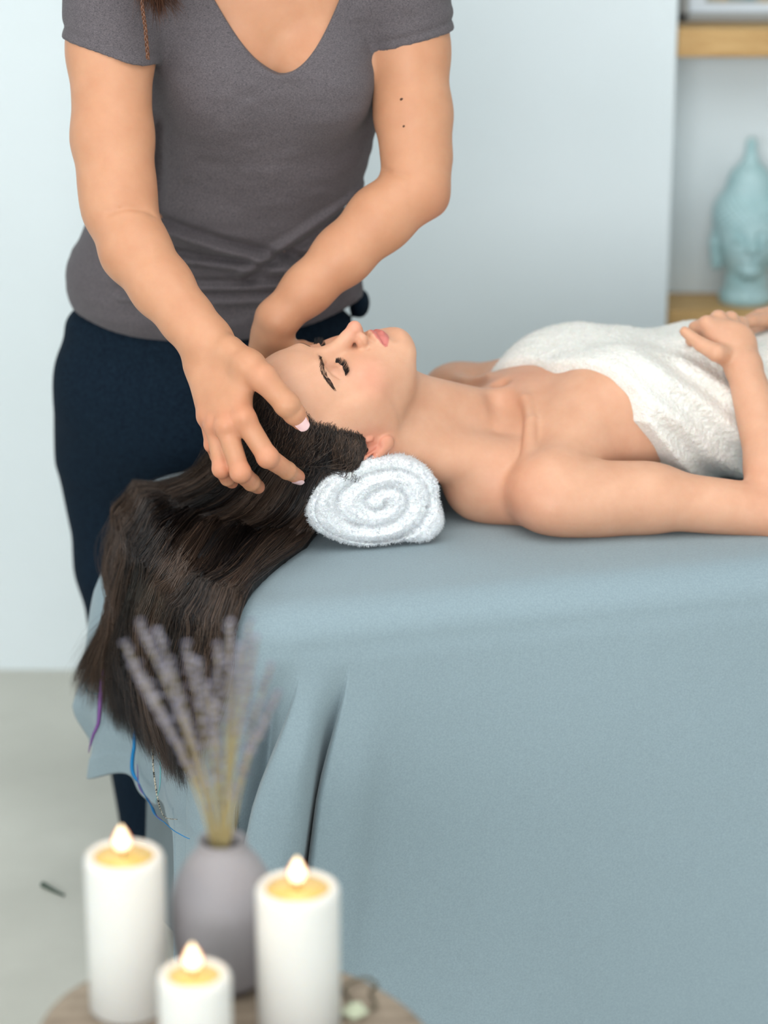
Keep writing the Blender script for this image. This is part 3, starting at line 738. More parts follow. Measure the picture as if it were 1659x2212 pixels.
# ------------------------------------------------------------------ table and its sheet
ZT = .72; RB = .042; CR = .10; TL, TW = 1.9, .625
c0 = np.array([-.205, 2.700]); PHT = math.radians(15.5)
e1 = np.array([math.cos(PHT), math.sin(PHT)]); e2 = np.array([-math.sin(PHT), math.cos(PHT)])
LE, LA, LF = TW - 2 * CR, CR * PI / 2, TL - 2 * CR
S1 = LE; S2 = S1 + LA; S3 = S2 + LF; S4 = S3 + LA; S5 = S4 + LE; S6 = S5 + LA; S7 = S6 + LF; S8 = S7 + LA
def perim(s):
    """perimeter point (u,v) and outward normal for arc length s, starting at the far end of the head-end edge"""
    s = np.mod(s, S8); u = np.zeros_like(s); v = np.zeros_like(s); nu = np.zeros_like(s); nv = np.zeros_like(s)
    def put(m, a, b, c, d): u[m] = a; v[m] = b; nu[m] = c; nv[m] = d
    m = s < S1; put(m, 0, TW - CR - s[m], -1, 0)
    m = (s >= S1) & (s < S2); a = (s[m] - S1) / CR; put(m, CR - CR * np.cos(a), CR - CR * np.sin(a), -np.cos(a), -np.sin(a))
    m = (s >= S2) & (s < S3); put(m, CR + s[m] - S2, 0, 0, -1)
    m = (s >= S3) & (s < S4); a = (s[m] - S3) / CR; put(m, TL - CR + CR * np.sin(a), CR - CR * np.cos(a), np.sin(a), -np.cos(a))
    m = (s >= S4) & (s < S5); put(m, TL, CR + s[m] - S4, 1, 0)
    m = (s >= S5) & (s < S6); a = (s[m] - S5) / CR; put(m, TL - CR + CR * np.cos(a), TW - CR + CR * np.sin(a), np.cos(a), np.sin(a))
    m = (s >= S6) & (s < S7); put(m, TL - CR - (s[m] - S6), TW, 0, 1)
    m = s >= S7; a = (s[m] - S7) / CR; put(m, CR - CR * np.sin(a), TW - CR + CR * np.cos(a), -np.sin(a), np.cos(a))
    return u, v, nu, nv
def sstep(a, b, x): t = np.clip((x - a) / (b - a), 0, 1); return t * t * (3 - 2 * t)
def sheet_off(s, d):
    """how far the hanging sheet stands off the table edge"""
    s = np.mod(s, S8); o = .012 + .03 * d
    g = np.clip(d / .10, 0, 1)
    # head end: slight waves, flaring at the far corner
    far = np.exp(-((np.minimum(s, S8 - s)) / .16) ** 2)
    o = o + far * (.25 * np.minimum(d, .25) - .30 * np.clip(d - .27, 0, 1) + .010 * np.sin(d * 18) + .014 * np.sin(s * 60 + d * 30) * sstep(.22, .3, d))
    o = o + .012 * g * np.sin(s * 19 + 1.0) * (s < S1) + .010 * g * np.sin(s * 9 + d * 4) * (s < S1)
    # the box pleat by the near corner
    f0 = S2 + .010 - .17 * np.clip(d, 0, .5); f1 = S2 + .070 - .13 * np.clip(d, 0, .5)
    t = np.clip((s - f0) / (f1 - f0), 0, 1)
    pr = sstep(f0 - .004, f0 + .003, s) * (1 - sstep(f1 - .0035, f1 + .0015, s))
    o = o + sstep(.02, .16, d) * pr * (.034 - .085 * sstep(.25, 1, t)) * np.clip(.45 + d * 1.8, 0, 1.3)
    o = o - sstep(.0, .16, d) * .052 * np.exp(-((s - f0 + .022) / .020) ** 2)
    o = o + sstep(.03, .2, d) * .012 * np.exp(-((s - f1 - .025) / .03) ** 2)
    # broad undulation along the front
    fr = sstep(S2 + .12, S2 + .4, s) * (1 - sstep(S3 - .1, S3, s))
    o = o + fr * .012 * g * np.sin((s - S2) * 7.0 + 1.8 * d) * d * 1.6
    return o
def sheet_tan(s, d):
    '''sideways lap of the two pleat lips'''
    s = np.mod(s, S8); f0 = S2 + .010 - .17 * np.clip(d, 0, .5); f1 = S2 + .070 - .13 * np.clip(d, 0, .5); g = sstep(.03, .22, d)
    a = np.where(s >= f0 - .0005, np.clip(1 - (s - f0) / .040, 0, 1) ** 1.5, 0); b = np.where(s >= f1 - .0005, np.clip(1 - (s - f1) / .045, 0, 1) ** 1.5, 0)
    return -g * (.030 * a * (s < f1 - .0005) + .020 * b)
def hem_drop(s):
    s = np.mod(s, S8)
    end = .345 + .055 * np.clip((.45 - s) / .45, 0, 1) + .012 * np.sin(s * 40) * (s < .2)
    w = sstep(S1 - .05, S1 + .02, s) * (1 - sstep(S7, S7 + .08, s))
    return end * (1 - w) + .66 * w
def warp(s, d):
    dd = np.clip(d, 0, .5); xp = [S1 - .20, S2 + .010, S2 + .070, S2 + .22, S8]
    base = np.interp(s, xp, [0, -.17, -.13, 0, 0]); return s + base * dd
def build_sheet():
    ss = np.concatenate([np.linspace(0, S1 - .06, 90, endpoint=False), np.linspace(S1 - .06, S2 + .16, 330, endpoint=False), np.linspace(S2 + .16, S3, 200, endpoint=False), np.linspace(S3, S7, 160, endpoint=False), np.linspace(S7, S8, 30, endpoint=False)])
    n = len(ss); u, v, nu, nv = perim(ss); hd = hem_drop(ss)
    rows = []
    cu, cv = TL / 2, TW / 2
    def row(uu, vv, z): rows.append(np.stack([c0[0] + uu * e1[0] + vv * e2[0], c0[1] + uu * e1[1] + vv * e2[1], z], 1))
    for k in range(40):                      # top, centre line to edge
        t = k / 40; iu = np.clip(u, CR + .2, TL - CR - .2); iv = np.full(n, cv)
        uu = iu + (u - nu * RB - iu) * t; vv = iv + (v - nv * RB - iv) * t
        z = ZT + .0035 * vnoise(np.stack([uu, vv, uu * 0], 1), 9) * 2 * (1 - t ** 6)
        row(uu, vv, z)
    dd = np.concatenate([np.linspace(0, .06, 14), np.linspace(.07, 1, 110)])
    for k in range(9):
        a = k / 8 * PI / 2; row(u - nu * RB * (1 - math.sin(a)) + nu * .010 * math.sin(a), v - nv * RB * (1 - math.sin(a)) + nv * .010 * math.sin(a), np.full(n, ZT - RB * (1 - math.cos(a))))
    for t in dd[1:]:
        d = t * (hd - RB); s_ = warp(ss, d); u, v, nu, nv = perim(s_); o = sheet_off(s_, d); w = sstep(0, .03, d)
        o = .010 * (1 - w) + o * w
        hemb = .0016 * (sstep(.030, .034, (hd - RB) - d) < .5) * (ss < S1)
        tt = sheet_tan(s_, d) * w
        row(u + nu * (o + hemb) - nv * tt * -1 * -1, v + nv * (o + hemb) + nu * tt * -1 * -1, ZT - RB - d)
    # turned-in hem thickness
    last = rows[-1].copy(); nrm = np.stack([nu * e1[0] + nv * e2[0], nu * e1[1] + nv * e2[1], np.zeros(n)], 1)
    rows.append(last - nrm * .003 + [0, 0, .001])
    for t in dd[::-6]:
        d = t * (hd - RB); s_ = warp(ss, d); u, v, nu, nv = perim(s_); o = .010 + (sheet_off(s_, d) - .010) * sstep(0, .03, d) - .003; tt = sheet_tan(s_, d) * sstep(0, .03, d); row(u + nu * o - nv * tt, v + nv * o + nu * tt, ZT - RB - d)
    V = np.concatenate(rows); m = len(rows)
    i = np.arange(m - 1)[:, None] * n; j = np.arange(n)[None]; jn = (j + 1) % n
    F = np.stack([i + j, i + n + j, i + n + jn, i + jn], -1).reshape(-1, 4)
    return V, F
def to_uv(P): w = P[..., :2] - c0; return w @ e1, w @ e2
def keep_off_sheet(P, eps):
    """push strand points out of table top and hanging sheet"""
    sh = P.shape; P = P.reshape(-1, 3).copy(); u, v = to_uv(P)
    qu = np.clip(u, CR, TL - CR); qv = np.clip(v, CR, TW - CR); du, dv = u - qu, v - qv; r = np.hypot(du, dv)
    sd = np.where(r > 1e-6, r - CR, -np.minimum(np.minimum(u, v), TW - v))
    top = sd < .012
    s = np.zeros(len(P))
    endm = (qu <= CR + 1e-6) & (du < 0)
    ang = np.arctan2(-dv, -du)
    s = np.where(endm & (np.abs(dv) < 1e-6), TW - CR - v, 0)
    s = np.where(endm & (dv < -1e-6), S1 + np.clip(ang, 0, PI / 2) * CR, s)
    s = np.where(endm & (dv > 1e-6), S8 + ang * CR, s)
    s = np.where(~endm & (dv < -1e-6), S2 + (u - CR), s)
    d = ZT - RB - P[:, 2]
    e = np.broadcast_to(np.asarray(eps).reshape(-1) if np.ndim(eps) else eps, len(P))
    lift = top & (P[:, 2] < ZT + .004 + e) & (P[:, 2] > ZT - .05)
    P[lift, 2] = (ZT + .004 + e)[lift]
    need = sheet_off(s, np.maximum(d, 0)) + .004 + e
    m = (~lift) & (P[:, 2] < ZT - .0) & (sd < need) & (sd > -.25)
    nrmu = np.where(r > 1e-6, du / np.maximum(r, 1e-6), -1); nrmv = np.where(r > 1e-6, dv / np.maximum(r, 1e-6), 0)
    k = np.where(m, need - sd, 0)
    P[:, 0] += k * (nrmu * e1[0] + nrmv * e2[0]); P[:, 1] += k * (nrmu * e1[1] + nrmv * e2[1])
    return P.reshape(sh)
tbl = thing('massage_table', (float(c0[0] + e1[0] * .95 + e2[0] * .33), float(c0[1] + e1[1] * .95 + e2[1] * .33), 0), 'padded massage table hidden under the grey-blue sheet', 'massage table')
def tp(u, v, z): return Vector((c0[0] + u * e1[0] + v * e2[0], c0[1] + u * e1[1] + v * e2[1], z))
def obox(bm, u0, u1, v0, v1, z0, z1, bev):
    r = bmesh.ops.create_cube(bm, size=1.0)
    for w in r['verts']:
        w.co = tp(u0 if w.co.x < 0 else u1, v0 if w.co.y < 0 else v1, z0 if w.co.z < 0 else z1)
    bmesh.ops.bevel(bm, geom=list({e for w in r['verts'] for e in w.link_edges}), offset=bev, segments=4, profile=.5, affect='EDGES')
bm = bmesh.new(); obox(bm, .045, TL - .045, .045, TW - .045, .645, ZT - .010, .03); bm_obj('padded_top', bm, mat_new('table_vinyl', (70, 78, 84), .5)[0], tbl)
bm = bmesh.new(); obox(bm, .06, TL - .06, .06, TW - .06, .59, .645, .006); bm_obj('frame', bm, M['pine'], tbl)
for uu in (.16, TL - .2):
    for vv in (.07, TW - .11):
        bm = bmesh.new(); obox(bm, uu, uu + .045, vv, vv + .045, 0, .60, .005); bm_obj('leg', bm, M['pine'], tbl)
V, Q = build_sheet()
sheet = mesh_np('table_sheet', V, Q, M['sheet'])
shift_origin(sheet, (float(c0[0]), float(c0[1]), 0))
tag(sheet, 'grey-blue cotton sheet draped over the massage table with folds at the corner', 'sheet')
# pearl snap at the sheet hem
pb = q(403, 1776, 2.80)
bm = bmesh.new(); bmesh.ops.create_uvsphere(bm, u_segments=20, v_segments=12, radius=.0052)
for v in bm.verts: v.co = Vector((v.co.x, v.co.y * .6, v.co.z * (1.25 if v.co.z > 0 else 1))) + Vector(keep_off_sheet(pb[None], .001)[0])
snap = bm_obj('pearl_button', bm, mat_new('pearl', (240, 240, 232), .2, .6)[0], sheet); tag(snap, 'white pearl button at the hem')
snap.parent = sheet
# ------------------------------------------------------------------ room
WY = 4.34
def struct(name, c, s, mat, bev=0):
    bm = bmesh.new(); bm_box(bm, (0, 0, 0), s, bev); o = bm_obj(name, bm, mat, None, False); o.location = c; o['kind'] = 'structure'; return o
struct('floor', (.2, .6, -.05), (5.4, 8.1, .1), M['floor'])
NX = qz(1462, 300, 1.2)[0]
nxp = lambda px, py, Y: q(px, py, Y)[0]
xe = q(1450, 400, WY)[0]                    # left edge of the alcove
struct('wall_back', ((-2.4 + xe) / 2, WY + .15, 1.35), (xe + 2.4, .3, 2.7), M['wall'])
struct('wall_alcove', ((xe + 2.8) / 2, WY + .22, 1.35), (2.8 - xe, .06, 2.7), M['wall'])
struct('wall_left', (-2.45, .6, 1.35), (.1, 8.1, 2.7), M['wall'])
struct('wall_right', (2.85, .6, 1.35), (.1, 8.1, 2.7), M['wall'])
struct('ceiling', (.2, .6, 2.75), (5.4, 8.1, .1), M['wall'])
# front wall with a wide window, behind the camera
struct('wall_front', (.2, -3.4, .35), (5.2, .1, .7), M['wall']); struct('trim_1', (.2, -3.4, 2.62), (5.2, .1, .16), M['wall'])
struct('wall_front_left', (-2.25, -3.4, 1.62), (.3, .1, 1.84), M['wall']); struct('wall_front_right', (2.55, -3.4, 1.62), (.5, .1, 1.84), M['wall'])
# shelves in the alcove
def shelf(px, ytop, yfront, label, gr):
    Yf = WY + .03
    zt = q(1500, yfront[0], Yf)[2]; zb = q(1500, yfront[1], Yf)[2]
    bm = bmesh.new(); bm_box(bm, (0, 0, (zt - zb) / 2), (2.75 - xe, .155, zt - zb), .004)
    o = bm_obj('shelf', bm, M['pine'], None, False); o.location = ((xe + 2.75) / 2 + .004, Yf + .0775, zb); tag(o, label, 'shelf', gr); return zt, zb
zU, _ = shelf(1465, 45, (62, 124), 'upper thick pine shelf on the alcove wall, with a picture frame on it', None)
zL, _ = shelf(1445, 636, (672, 745), 'lower thick pine shelf in the alcove under the blue-green head figurine', None)
# framed picture on the upper shelf
fr = thing('picture_frame', (float(q(1560, 50, WY + .12)[0]), WY + .16, zU), 'white mounted picture in a grey frame standing on the upper shelf', 'picture frame')
fx0 = q(1468, 40, WY + .12)[0]; fx1 = fx0 + .26
bm = bmesh.new()
for (cx, cz, sx, sz) in (((fx0 + fx1) / 2, zU + .010, fx1 - fx0, .016), ((fx0 + fx1) / 2, zU + .35, fx1 - fx0, .016), (fx0 + .008, zU + .18, .016, .36), (fx1 - .008, zU + .18, .016, .36)):
    bm_box(bm, (cx, WY + .13, cz), (sx, .022, sz), .002)
bm_obj('frame', bm, mat_new('frame_grey', (150, 150, 148), .5)[0], fr, False)
bm = bmesh.new(); bm_box(bm, ((fx0 + fx1) / 2, WY + .134, zU + .18), (fx1 - fx0 - .03, .008, .33)); bm_obj('mount', bm, mat_new('mount', (214, 222, 230), .7)[0], fr, False)
m, nt, b = mat_new('print', (90, 150, 170), .6); noise_col(nt, b, (60, 130, 160), (200, 170, 120), 14, 4, .4, .62)
bm = bmesh.new(); bm_box(bm, ((fx0 + fx1) / 2 - .005, WY + .128, zU + .170), (.155, .004, .268)); bm_obj('print', bm, m, fr, False)
# glazed head figurine on the lower shelf
fg = q(1610, 655, WY + .10); fgx, fgy = float(fg[0]), WY + .108
K = .330 / .36
def FP(px, py): 
    p = q(px, py, fgy); return np.array([p[0], fgy, p[2]])
fo = []; U = lambda p, k: fo.append(('u', p, k)); S = lambda p, k: fo.append(('s', p, k))
zb_ = zL
def fl(x, y, z): return np.array([fgx + x, fgy + y, zb_ + z])
U(rc(fl(0, 0, .012), fl(0, 0, .03), .050, .040), .02); U(rc(fl(0, 0, .02), fl(0, 0, .09), .030, .034), .02)
U(el(fl(0, -.002, .120), (.055, .052, .070)), .02); U(el(fl(0, .01, .165), (.066, .056, .058)), .015)
U(el(fl(0, .008, .225), (.040, .038, .035)), .02); U(rc(fl(0, .008, .235), fl(0, .008, .292), .022, .009), .015); U(el(fl(0, .008, .297), (.010, .010, .012)), .006)
for s in (-1, 1):
    U(chain([fl(s * .056, .005, .150), fl(s * .062, .005, .110), fl(s * .056, .005, .070)], [.007, .009, .010], .004), .008)
    S(el(fl(s * .022, -.052, .128), (.016, .008, .009)), .010); U(el(fl(s * .022, -.044, .127), (.012, .008, .007)), .003)
U(rc(fl(0, -.048, .135), fl(0, -.058, .108), .005, .008), .008); U(rc(fl(-.012, -.048, .088), fl(.012, -.048, .088), .004), .006); U(el(fl(0, -.040, .066), (.018, .014, .014)), .012)
def curls(D, P):
    z = P[:, 2] - zb_; x = P[:, 0] - fgx; y = P[:, 1] - fgy
    a = np.arctan2(x, -y)
    m = (z > .148) & (z < .262)
    return D - np.where(m, .0022 * np.sin(a * 22) * np.sin(z * 520), 0)
fo.append(('f', curls))
V, Q = polygonise(fo, axis((fgx - .09, fgx + .09, .0022)), axis((fgy - .09, fgy + .09, .0022)), axis((zb_ - .0, zb_ + .32, .0022)), 1, 'figurine')
fig = mesh_np('head_figurine', V, Q, M['celadon']); shift_origin(fig, (fgx, fgy, zb_)); tag(fig, 'pale blue-green glazed ceramic head figurine with pointed crown on the lower shelf', 'figurine')
# ------------------------------------------------------------------ stump table, candles, vase
ZS = .595
cA = qz(279, 2175, ZS); cB = qz(646, 2215, ZS); cC = qz(425, 2330, ZS); cV = qz(487, 2120, ZS)
stc = qz(485, 2268, ZS)
prof = [(0.0, -.012), (.02, -.004)] 
stump = thing('stump_table', (float(stc[0]), float(stc[1]), 0), 'round weathered wooden stump side table carrying the candles and vase', 'side table')
R0 = .184
tp_prof = [(0.0005, ZS), (R0 * .5, ZS), (R0 - .008, ZS), (R0 - .002, ZS - .002), (R0, ZS - .008)] + [(R0 + .003 * math.sin(k * 1.7), ZS - .01 - k * .03) for k in range(1, 3)] + [(R0 - .01, ZS - .085), (.0005, ZS - .085)]
lathe('table_top', tp_prof, (stc[0], stc[1], 0), M['stump'], stump, 128, .03)
for k in range(3):
    a = 2 * PI * k / 3 + .5; bm = bmesh.new()
    p0 = Vector((stc[0] + .08 * math.cos(a), stc[1] + .08 * math.sin(a), ZS - .08)); p1 = Vector((stc[0] + .14 * math.cos(a), stc[1] + .14 * math.sin(a), 0.0))
    V, Q = tubes([[tuple(p0.lerp(p1, t / 7)) for t in range(8)]], [[.02 - .001 * t for t in range(8)]], 16); mesh_np('leg', V, Q, M['bark'], stump); bm.free()
def candle(c, r, h, lean, label, seed):
    t = thing('pillar_candle', (float(c[0]), float(c[1]), ZS), label, 'candle', 'white pillar candles on the stump table')
    prof = [(.0005, 0), (r - .003, 0), (r, .003), (r, h * .5), (r, h - .006), (r - .0015, h - .002), (r - .005, h), (r - .008, h - .0015), (r - .0095, h - .0045), (.0005, h - .0050)]
    body = lathe('wax_body', prof, (c[0], c[1], ZS), M['wax'], t, 72, .006)
    lathe('melted_wax', [(.0005, h - .0035), (r - .0085, h - .0035), (r - .0085, h - .0045), (.0005, h - .0045)], (c[0], c[1], ZS), M['melt'], t, 56)
    w = np.array([c[0], c[1], ZS + h - .006]); pts = spline([w, w + [0, 0, .006], w + [lean * .3, 0, .012], w + [lean * .6, 0, .016]], 14)
    V, Q = tubes([pts], [np.full(14, .0012)], 8); mesh_np('wick', V, Q, M['wick'], t)
    fz = w + [lean * .3, 0, .010]; pr = []; n = 24; vs = []; fs = []
    for i in range(n + 1):
        u = i / n; rad = .0098 * (math.sin(PI * min(1, u) ** .72) ** .8) * (1 - .30 * u) if 0 < u < 1 else .00005
        pr.append((rad, u * .0265))
    for k in range(24):
        a = 2 * PI * k / 24
        for (rad, z) in pr: vs.append((fz[0] + rad * math.cos(a) + lean * 22 * z * z * .6, fz[1] + rad * math.sin(a), fz[2] + z - .002))
    for k in range(24):
        j = (k + 1) % 24
        for i in range(n): fs.append((k * (n + 1) + i, j * (n + 1) + i, j * (n + 1) + i + 1, k * (n + 1) + i + 1))
    mesh_np('flame', np.array(vs), np.array(fs), M['flame'], t)
    l = bpy.data.lights.new('flame_light', 'POINT'); l.energy = .05; l.color = (1, .55, .22); l.shadow_soft_size = .008
    lo = bpy.data.objects.new('flame_light', l); COL.objects.link(lo); lo.location = (float(fz[0]), float(fz[1]), float(fz[2] + .03)); lo.parent = t; lo.matrix_parent_inverse = Matrix.Translation(-t.location)
def hgt(c, py):   # height of the candle whose top centre is seen at row py
    a = PITCH + math.atan((py - 1106) / FPX); return CAMZ - c[1] * math.tan(a) - ZS
candle(cA, .0365, hgt(cA, 1843), -.004, 'leftmost tall white pillar candle, lit, left of the grey vase', 1)
candle(cB, .0380, hgt(cB, 1912), .0, 'tall white pillar candle, lit, right of the grey vase', 2)
candle(cC, .0320, hgt(cC, 2100), -.003, 'shortest white pillar candle, lit, in front between the two taller ones', 3)
# vase
hv = hgt(cV, 1812); rv = .0505
pv = [(.0005, 0), (.030, 0), (.033, .004)] + [(rv * (.66 + .34 * math.sin(PI * (u * .93 + .06)) ** .8) if u < .55 else (.0220 + (rv - .0220) * math.cos((u - .55) / .45 * PI / 2) ** .85), .004 + u * (hv - .012)) for u in [k / 30 for k in range(1, 30)]]
pv += [(.0225, hv - .008), (.0220, hv - .004), (.0228, hv - .001), (.0222, hv), (.0205, hv - .001), (.0190, hv - .010), (.0190, hv - .06), (.0005, hv - .06)]
vase = lathe('vase', pv, (cV[0], cV[1], ZS), M['vase'], None, 96); shift_origin(vase, (float(cV[0]), float(cV[1]), ZS)); tag(vase, 'matte grey ceramic bottle vase holding dried lavender, standing between the candles', 'vase')
# lavender
mouth = np.array([cV[0], cV[1], ZS + hv])
R_ = random.Random(5)
tops = [(300, 1345, -.02), (268, 1392, .00), (340, 1365, .01), (402, 1392, -.01), (470, 1395, .02), (497, 1345, .0), (540, 1345, .03), (520, 1400, -.02), (585, 1440, .02), (600, 1500, -.01),
        (285, 1440, .03), (360, 1440, .03), (430, 1430, .03), (450, 1480, -.03), (555, 1380, -.02), (500, 1450, .03), (320, 1500, -.03), (380, 1520, -.03), (545, 1470, .01), (470, 1340 + 190, .04), (350, 1560, .0), (575, 1560, -.03)]
for i, (px, py, dy) in enumerate(tops):
    Y = mouth[1] - .01 + dy; tip = q(px, py, Y)
    base = mouth + np.array([R_.uniform(-.010, .010), R_.uniform(-.010, .010), -.05]); low = mouth + np.array([max(-.0135, min(.0135, (tip[0] - mouth[0]) * .16 + R_.uniform(-.004, .004))), dy * .1, .012])
    mid = low * .5 + tip * .5 + np.array([(tip[0] - mouth[0]) * -.06, 0, .008])
    pts = spline([base, low, mid, tip], 30)
    t = thing('lavender_stem', tuple(float(a) for a in base), 'dried lavender stalk in the grey vase', 'dried flower', 'dried lavender stalks in the vase')
    V, Q = tubes([pts], [np.linspace(.0013, .0008, 30)], 6); mesh_np('stalk', V, Q, M['stem'], t)
    # flower head: whorls of small buds
    vs = []; fs = []; o_n = 0
    L = R_.uniform(.075, .120); seg = np.linalg.norm(np.diff(pts, axis=0), axis=1); cum = np.concatenate([[0], np.cumsum(seg)]); tot = cum[-1]
    bmv = bmesh.new()
    w_ = 0.0
    while w_ < L:
        sfrac = tot - w_; c = np.array([np.interp(sfrac, cum, pts[:, a]) for a in range(3)]); gap = .0075 if w_ < L * .55 else .013
        for k in range(4):
            a = R_.uniform(0, 2 * PI); rr_ = R_.uniform(.0018, .0036) * (0.75 if w_ < .008 else 1.15)
            d_ = Vector((math.cos(a), math.sin(a), .7)).normalized()
            mt = Matrix.Translation(Vector(c) + d_ * rr_) @ d_.to_track_quat('Z', 'Y').to_matrix().to_4x4() @ Matrix.Diagonal((.0018, .0018, .0037, 1))
            bmesh.ops.create_icosphere(bmv, subdivisions=1, radius=1.0, matrix=mt)
        w_ += gap
    bm_obj('flower_head', bmv, M['bud'], t)
# dried leaf twist on the stump, right of the candles
lc = qz(790, 2150, ZS)
pts = [q(740, 2175, lc[1]), q(752, 2125, lc[1] + .01), q(790, 2112, lc[1] + .02), q(815, 2130, lc[1] + .01), q(800, 2170, lc[1]), q(812, 2195, lc[1] - .03), q(770, 2200, lc[1] - .03), q(745, 2150, lc[1])]
for p in pts: p[2] = max(ZS + .004, min(p[2], ZS + .02))
V, Q = tubes([spline(pts, 60)], [np.full(60, .0016)], 6)
tw = mesh_np('dried_twig', V, Q, mat_new('twig', (88, 80, 62), .8)[0]); shift_origin(tw, (float(lc[0]), float(lc[1]), ZS)); tag(tw, 'dark curled dried twig lying on the stump table right of the candles', 'twig')
lcb = qz(765, 2195, ZS)
bm = bmesh.new()
for k in range(7):
    bmesh.ops.create_icosphere(bm, subdivisions=2, radius=.0055, matrix=Matrix.Translation((lcb[0] + .009 * math.cos(k * 2.4) * (k / 5), lcb[1] + .008 * math.sin(k * 2.4), ZS + .005 + .002 * (k % 2))) @ Matrix.Diagonal((1, .8, .6, 1)))
sp = bm_obj('dried_petals', bm, mat_new('petal', (190, 196, 170), .7)[0]); shift_origin(sp, (float(lcb[0]), float(lcb[1]), ZS)); tag(sp, 'small pale dried petals beside the twig on the stump table', 'petals', kind='stuff')
# small dark scrap on the floor
fl_ = qz(112, 1922, 0.0)
V, Q = tubes([spline([qz(92, 1910, .004), qz(110, 1920, .004), qz(138, 1934, .003)], 12)], [np.linspace(.005, .002, 12)], 6)
V2 = V.copy(); st = mesh_np('dry_stalk', V2, Q, mat_new('scrap', (80, 92, 82), .8)[0]); shift_origin(st, (float(fl_[0]), float(fl_[1]), 0)); tag(st, 'small dark dried stalk lying on the pale floor', 'dried stalk')
# ------------------------------------------------------------------ camera, light
cam = bpy.data.cameras.new('camera'); co = bpy.data.objects.new('camera', cam); COL.objects.link(co); SC.camera = co
co.location = (0, 0, CAMZ); co.rotation_euler = (PI / 2 - PITCH, 0, 0)
cam.sensor_fit = 'VERTICAL'; cam.sensor_height = 36.0; cam.sensor_width = 27.0; cam.lens = 36.0 * FPX / 2212.0
cam.dof.use_dof = True; cam.dof.focus_distance = 3.02; cam.dof.aperture_fstop = 2.3; cam.clip_start = .05
def area(name, loc, rot, sx, sy, e, col):
    l = bpy.data.lights.new(name, 'AREA'); l.shape = 'RECTANGLE'; l.size = sx; l.size_y = sy; l.energy = e; l.color = col
    o = bpy.data.objects.new(name, l); COL.objects.link(o); o.location = loc; o.rotation_euler = rot; return o
area('window_light', (-.9, -3.30, 1.95), (math.radians(84), 0, math.radians(-8)), 3.2, 1.9, 270, (1.0, .985, .965))
area('left_fill', (-2.36, 1.9, 1.75), (math.radians(80), 0, math.radians(-90)), 2.2, 1.6, 26, (1.0, .985, .965))  # added side light for direction; the left wall has no window
area('right_fill', (2.76, 1.4, 1.7), (math.radians(80), 0, math.radians(90)), 2.0, 1.6, 12, (1.0, .985, .965))  # added fill that evens out the back wall
area('overhead_fill', (0, 1.9, 2.68), (0, 0, 0), 2.0, 2.0, 42, (1.0, .985, .96))  # added soft light overhead to lift table top, towel and floor
w = bpy.data.worlds.new('sky'); SC.world = w; w.use_nodes = True
w.node_tree.nodes['Background'].inputs[0].default_value = (.75, .87, 1, 1); w.node_tree.nodes['Background'].inputs[1].default_value = 1.0
vs = SC.view_settings; vs.view_transform = 'Standard'; vs.look = 'None'; vs.gamma = 1.0; vs.exposure = -0.34; vs.use_curve_mapping = False
SC.cycles.use_denoising = True; SC.cycles.use_adaptive_sampling = True; SC.cycles.adaptive_threshold = .05; SC.cycles.max_bounces = 4; SC.cycles.caustics_reflective = False; SC.cycles.caustics_refractive = False
print('SCRIPT', round(time.time() - T0, 1))
# ------------------------------------------------------------------ under sheet at the head end
V = []; n = 60
for z in np.linspace(.60, .10, 24):
    for i in range(n):
        t = i / (n - 1); vv = .02 + t * (TW - .04); uu = .035 - .012 * math.sin(t * 19) * (.6 - z) * 2 - (.6 - z) * .05
        V.append(tp(uu, vv, z))
for z in np.linspace(.60, .10, 24):
    for i in range(n):
        t = i / (n - 1); vv = .02 + t * (TW - .04); uu = .038 - .012 * math.sin(t * 19) * (.6 - z) * 2 - (.6 - z) * .05
        V.append(tp(uu, vv, z))
F = []
for k in range(2):
    for r in range(23):
        for i in range(n - 1):
            a = k * 24 * n + r * n + i; F.append((a, a + 1, a + n + 1, a + n) if k == 0 else (a, a + n, a + n + 1, a + 1))
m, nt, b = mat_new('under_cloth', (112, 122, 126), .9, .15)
us = mesh_np('under_sheet', np.array([tuple(v) for v in V]), np.array(F), m); shift_origin(us, tuple(tp(.03, TW / 2, .10))); tag(us, 'darker grey under-sheet hanging below the hem at the head end of the table', 'sheet')
